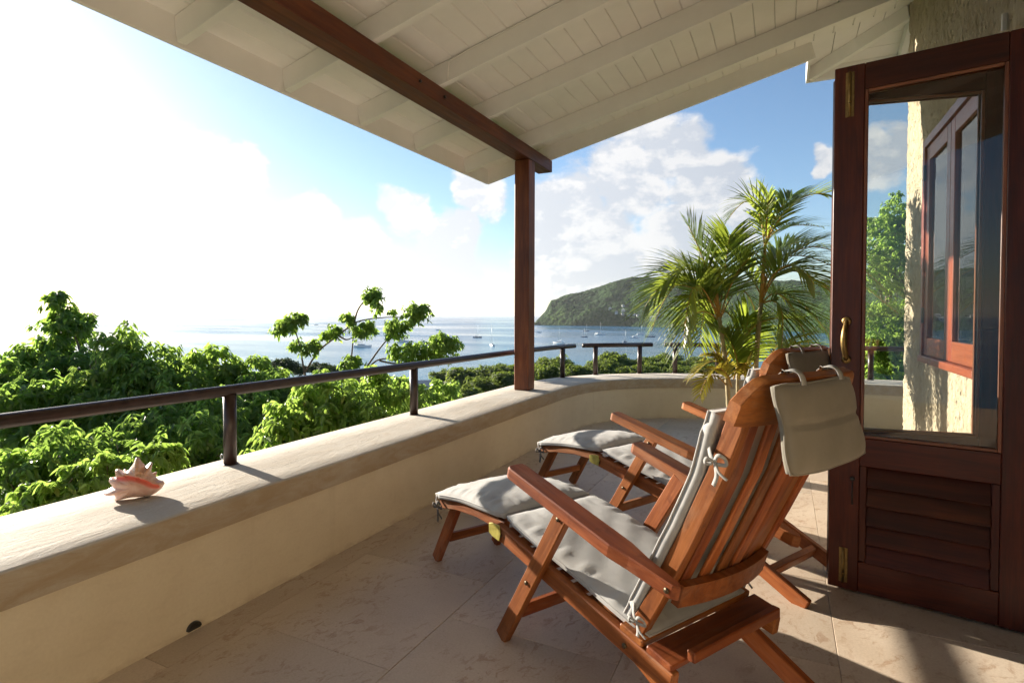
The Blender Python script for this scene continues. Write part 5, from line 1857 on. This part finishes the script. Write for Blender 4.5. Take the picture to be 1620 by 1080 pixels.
# ------------------------------------------------------------------ boats in the bay
def hullvf(L, B, H, sheer=0.12, fine=1.0):
    """lofted hull along X, bow at +L/2, waterline at z=0"""
    ns, nc = 13, 7
    V, F = [], []
    for i in range(ns):
        t = i / (ns - 1)
        x = -L / 2 + L * t
        wb = B / 2 * (0.80 + 0.20 * math.sin(math.pi * min(1, t * 1.1))) * (1 - max(0, (t - 0.45) / 0.55) ** (1.9 * fine)) + 0.01
        dk = H * (1 + sheer * (2.4 * (t - 0.35)) ** 2)
        over = 0.09 * L * max(0, t - 0.8) / 0.2
        for k in range(nc):
            a = k / (nc - 1)
            y = -wb + 2 * wb * a
            e = abs(2 * a - 1)
            z = dk if e > 0.99 else (-0.25 * H + (dk + 0.25 * H) * e ** 3 * 0.55)
            V.append((x + over * e ** 2, y, z))
    for i in range(ns - 1):
        for k in range(nc - 1):
            q = i * nc + k
            F.append((q, q + nc, q + nc + 1, q + 1))
        F.append((i * nc, i * nc + nc - 1, (i + 1) * nc + nc - 1, (i + 1) * nc))
    F.append(tuple(range(nc)))
    return V, F


def cabinvf(x0, x1, w_, z0, h, rake=0.25):
    V = [(x0, -w_ / 2, z0), (x1, -w_ / 2, z0), (x1, w_ / 2, z0), (x0, w_ / 2, z0),
         (x0 + rake * h * 0.5, -w_ * 0.42, z0 + h), (x1 - rake * h * 2.4, -w_ * 0.40, z0 + h), (x1 - rake * h * 2.4, w_ * 0.40, z0 + h), (x0 + rake * h * 0.5, w_ * 0.42, z0 + h)]
    return V, boxvf(0, 1, 0, 1, 0, 1)[1]


def sailboat(label, xy, L, ang, hull='hull_white', mast=1.25):
    b = empty('sailboat', (xy[0], xy[1], SEA_Z), ang, label=label, cat='boat', group='boats moored in the bay')
    obj('hull', mesh('hull', *hullvf(L, L * 0.30, L * 0.10), hull, True), b)
    obj('cabin', mesh('cabin', *cabinvf(-L * 0.12, L * 0.24, L * 0.18, L * 0.09, L * 0.055), 'hull_white'), b)
    obj('window', mesh('window', *cabinvf(-L * 0.08, L * 0.17, L * 0.176, L * 0.105, L * 0.022, 0.1), 'boat_window'), b)
    tube('mast', [(L * 0.08, 0, L * 0.1), (L * 0.08, 0, L * mast)], [0.11, 0.08], 'alu', b, seg=8)
    tube('boom', [(L * 0.08, 0, L * 0.22), (-L * 0.32, 0, L * 0.23)], L * 0.014, 'boat_grey', b, seg=8)
    tube('forestay', [(L * 0.5, 0, L * 0.14), (L * 0.085, 0, L * mast * 0.98)], 0.03, 'alu', b, seg=5)
    tube('backstay', [(-L * 0.49, 0, L * 0.12), (L * 0.075, 0, L * mast * 0.98)], 0.02, 'alu', b, seg=5)
    obj('spray_hood', mesh('spray_hood', *cabinvf(-L * 0.2, -L * 0.08, L * 0.17, L * 0.10, L * 0.075, 0.2), 'boat_grey'), b)
    return b


def catamaran(label, xy, L, ang, mast=1.2):
    b = empty('catamaran', (xy[0], xy[1], SEA_Z), ang, label=label, cat='boat', group='boats moored in the bay')
    for s in (-1, 1):
        V, F = hullvf(L, L * 0.13, L * 0.11, 0.05)
        obj('hull', mesh('hull', [(x, y + s * L * 0.2, z) for x, y, z in V], F, 'hull_white', True), b)
    box('bridge_deck', -L * 0.46, L * 0.22, -L * 0.2, L * 0.2, L * 0.07, L * 0.125, 'hull_white', b)
    obj('saloon', mesh('saloon', *cabinvf(-L * 0.30, L * 0.2, L * 0.34, L * 0.125, L * 0.085), 'hull_white'), b)
    obj('window', mesh('window', *cabinvf(-L * 0.24, L * 0.168, L * 0.343, L * 0.15, L * 0.034, 0.12), 'boat_window'), b)
    box('hard_top', -L * 0.46, -L * 0.1, -L * 0.17, L * 0.17, L * 0.245, L * 0.26, 'hull_white', b)
    for sx, sy in ((-0.44, -0.15), (-0.44, 0.15)):
        tube('top_support', [(L * sx, L * sy, L * 0.125), (L * sx, L * sy, L * 0.247)], 0.05, 'alu', b, seg=6)
    if mast:
        tube('mast', [(L * 0.05, 0, L * 0.2), (L * 0.05, 0, L * mast)], [0.13, 0.08], 'alu', b, seg=8)
        tube('boom', [(L * 0.05, 0, L * 0.30), (-L * 0.38, 0, L * 0.31)], L * 0.015, 'boat_grey', b, seg=8)
        tube('forestay', [(L * 0.46, 0, L * 0.13), (L * 0.055, 0, L * mast * 0.95)], 0.03, 'alu', b, seg=5)
    return b


def motorboat(label, xy, L, ang, fly=True, mast=0.0, hull='hull_white'):
    b = empty('motor_yacht', (xy[0], xy[1], SEA_Z), ang, label=label, cat='boat', group='boats moored in the bay')
    obj('hull', mesh('hull', *hullvf(L, L * 0.32, L * 0.13, 0.14), hull, True), b)
    obj('cabin', mesh('cabin', *cabinvf(-L * 0.34, L * 0.24, L * 0.25, L * 0.12, L * 0.11, 0.35), 'hull_white'), b)
    obj('window', mesh('window', *cabinvf(-L * 0.26, L * 0.195, L * 0.252, L * 0.155, L * 0.045, 0.3), 'boat_window'), b)
    if fly:
        obj('flybridge', mesh('flybridge', *cabinvf(-L * 0.26, L * 0.06, L * 0.2, L * 0.23, L * 0.055, 0.3), 'hull_white'), b)
        tube('radar_arch', [(-L * 0.2, -L * 0.09, L * 0.28), (-L * 0.22, -L * 0.07, L * 0.37), (-L * 0.22, L * 0.07, L * 0.37), (-L * 0.2, L * 0.09, L * 0.28)], L * 0.012, 'hull_white', b, seg=6)
    if mast:
        tube('mast', [(-L * 0.05, 0, L * 0.28), (-L * 0.05, 0, L * mast)], [0.10, 0.06], 'alu', b, seg=8)
    return b


VR = RAD(25.9)
catamaran('large white catamaran nearest the middle of the handrail', (-327.5, 378.0), 14.0, VR + 0.25)
motorboat('white motor yacht right of the large catamaran, framed by branches', (-351.7, 467.3), 11.0, VR + 0.3)
sailboat('tiny sailboat far out near the horizon at left', (-1116.3, 1108.3), 10.0, VR + 0.5)
motorboat('small motorboat far out, left of the timber post', (-570.5, 864.2), 8.0, VR + 3.3, fly=False)
sailboat('dark-hulled sailboat left of the timber post, the farther of two', (-340.0, 602.1), 10.5, VR - 0.2, 'hull_blue', 1.5)
sailboat('white sailboat seen end on, just left of the timber post', (-238.4, 449.1), 10.5, VR + 1.95, 'hull_white', 1.85)
motorboat('small motorboat just right of the timber post', (-351.7, 823.9), 8.5, VR + 3.0, fly=False)
motorboat('big white motor yacht with a thin mast over the handrail end', (-196.8, 509.7), 12.0, VR + 2.5, True, 1.35)
sailboat('dark sailboat, the upper one of the pair beside the large moored catamaran', (-308.6, 929.7), 10.5, VR + 0.2, 'hull_blue')
sailboat('dark sailboat, the lower one of the pair beside the large moored catamaran', (-230.6, 687.2), 8.0, VR + 0.1, 'hull_blue', 1.4)
catamaran('white catamaran with a tall mast below the wooded knoll', (-233.0, 763.6), 14.0, VR + 0.1, 1.35)
motorboat('white motor yacht left of the two sailboats near the palm', (-164.4, 680.1), 10.5, VR + 3.2)
sailboat('white sailboat, the farther of two near the palm', (-187.8, 819.2), 11.5, VR + 0.1)
sailboat('dark sailboat, the nearer of two near the palm', (-155.1, 730.3), 12.0, VR + 3.0, 'hull_blue')
motorboat('pale motor yacht seen just left of the palm fronds', (-140.2, 846.9), 12.5, VR + 0.1, False)
sailboat('tiny white sailboat close under the headland', (-380.3, 1494.4), 11.0, VR + 0.9)
sailboat('dark sailboat whose mast rises over the second short handrail', (-149.3, 579.4), 8.5, VR + 1.0, 'hull_blue', 1.5)
motorboat('white motor yacht glimpsed through the palm fronds', (-85.5, 703.9), 10.0, VR + 0.2)

# ------------------------------------------------------------------ houses on the headland, beach buildings
def far_house(az, tanel, w_, d_, h, label, roof='house_roof', rot=0.3):
    rr = np.linspace(1300, 2000, 700)
    zz = head_height(np.full(700, az), rr)
    el = (zz - 1.2) / rr
    i = int(np.argmax(el >= tanel)) if (el >= tanel).any() else 200
    rho, z = rr[i], zz[i]
    w_, d_, h = w_ * 0.68, d_ * 0.68, h * 0.62
    hs = empty('hillside_house', (rho * math.sin(RAD(az)), rho * math.cos(RAD(az)), z), RAD(-az) + rot, label=label, cat='house', group='houses on the headland')
    box('wall', -w_ / 2, w_ / 2, -d_ / 2, d_ / 2, -6, h, 'house_white', hs)
    e = 0.8
    V = [(-w_ / 2 - e, -d_ / 2 - e, h + 0.02), (w_ / 2 + e, -d_ / 2 - e, h + 0.02), (w_ / 2 + e, d_ / 2 + e, h + 0.02), (-w_ / 2 - e, d_ / 2 + e, h + 0.02), (-w_ * 0.2, 0, h + d_ * 0.3), (w_ * 0.2, 0, h + d_ * 0.3)]
    obj('roof', mesh('roof', V, [(3, 2, 1, 0), (0, 1, 5, 4), (1, 2, 5), (2, 3, 4, 5), (3, 0, 4)], roof), hs)
    for k in range(3):
        x = -w_ * 0.3 + k * w_ * 0.3
        box('window', x - 0.9, x + 0.9, -d_ / 2 - 0.05, -d_ / 2 - 0.01, h * 0.35, h * 0.8, 'boat_window', hs)


hh = [(-15.97, 0.0105, 11, 9, 5, 'pale house highest at left on the wooded headland'), (-14.66, 0.0149, 11, 9, 6, 'topmost pale house on the wooded headland'),
      (-14.66, 0.0072, 13, 9, 6, 'pale house directly below the topmost one on the headland'), (-15.34, 0.0038, 11, 8, 5, 'small pale house left of the middle of the hillside cluster'),
      (-14.72, 0.0005, 10, 8, 5, 'lowest pale house under the topmost one on the headland'), (-14.1, -0.0006, 9, 8, 4, 'small pale house low on the headland, second in the bottom row'),
      (-13.6, 0.0006, 10, 8, 4, 'small pale house low on the headland, third in the bottom row'), (-13.23, -0.0016, 9, 8, 5, 'small pale house low on the headland, last in the bottom row'),
      (-11.7, -0.007, 26, 12, 9, 'large white building near the water left of the palm fronds'), (-11.28, -0.0015, 16, 11, 8, 'white building just above the large one near the palm fronds')]
for i, q in enumerate(hh):
    far_house(*q, roof='house_white' if i >= 8 else ('grey_roof' if i % 2 else 'house_white'), rot=0.25 * math.sin(i * 2.1))


def beach_house(x, y, z, w_, d_, label, rot):
    g = ground_z(x, y)
    b = empty('beach_building', (x, y, g), rot, label=label, cat='building', group='buildings by the beach')
    h = z - g
    box('wall', -w_ / 2, w_ / 2, -d_ / 2, d_ / 2, -1, h, 'house_white', b)
    V = [(-w_ / 2 - 0.5, -d_ / 2 - 0.5, h + 0.01), (w_ / 2 + 0.5, -d_ / 2 - 0.5, h + 0.01), (w_ / 2 + 0.5, d_ / 2 + 0.5, h + 0.01), (-w_ / 2 - 0.5, d_ / 2 + 0.5, h + 0.01), (-w_ / 2 - 0.5, 0, h + d_ * 0.22), (w_ / 2 + 0.5, 0, h + d_ * 0.22)]
    obj('roof', mesh('roof', V, [(3, 2, 1, 0), (0, 1, 5, 4), (2, 3, 4, 5), (1, 2, 5), (3, 0, 4)], 'grey_roof'), b)
    for k in range(3):
        xx = -w_ * 0.3 + k * w_ * 0.3
        box('window', xx - 0.5, xx + 0.5, -d_ / 2 - 0.05, -d_ / 2 - 0.01, h - 1.9, h - 0.7, 'boat_window', b)


beach_house(-78.0, 108.0, -15.9, 9, 7, 'grey-roofed beach building left of the handrail post', 0.5)
beach_house(-83.8, 126.0, -17.6, 10, 6, 'white beach building among the shore trees right of the handrail post', 0.6)

# ------------------------------------------------------------------ thin sea haze
hm = bpy.data.materials.new('sea_haze')
hm.use_nodes = True
hk = NT(hm.node_tree)
hk.n.remove(hm.node_tree.nodes['Principled BSDF'])
pv = hk.node('ShaderNodeVolumePrincipled')
pv.inputs['Color'].default_value = (0.93, 0.96, 1.0, 1)
pv.inputs['Density'].default_value = 0.00004
pv.inputs['Anisotropy'].default_value = 0.3
hk.l.new(pv.outputs[0], hm.node_tree.nodes['Material Output'].inputs['Volume'])
HB = 19500.0
box('haze', -HB, HB, -HB, HB, SEA_Z - 8, 190.0, hm, label='thin sea haze over the bay', kind='stuff')
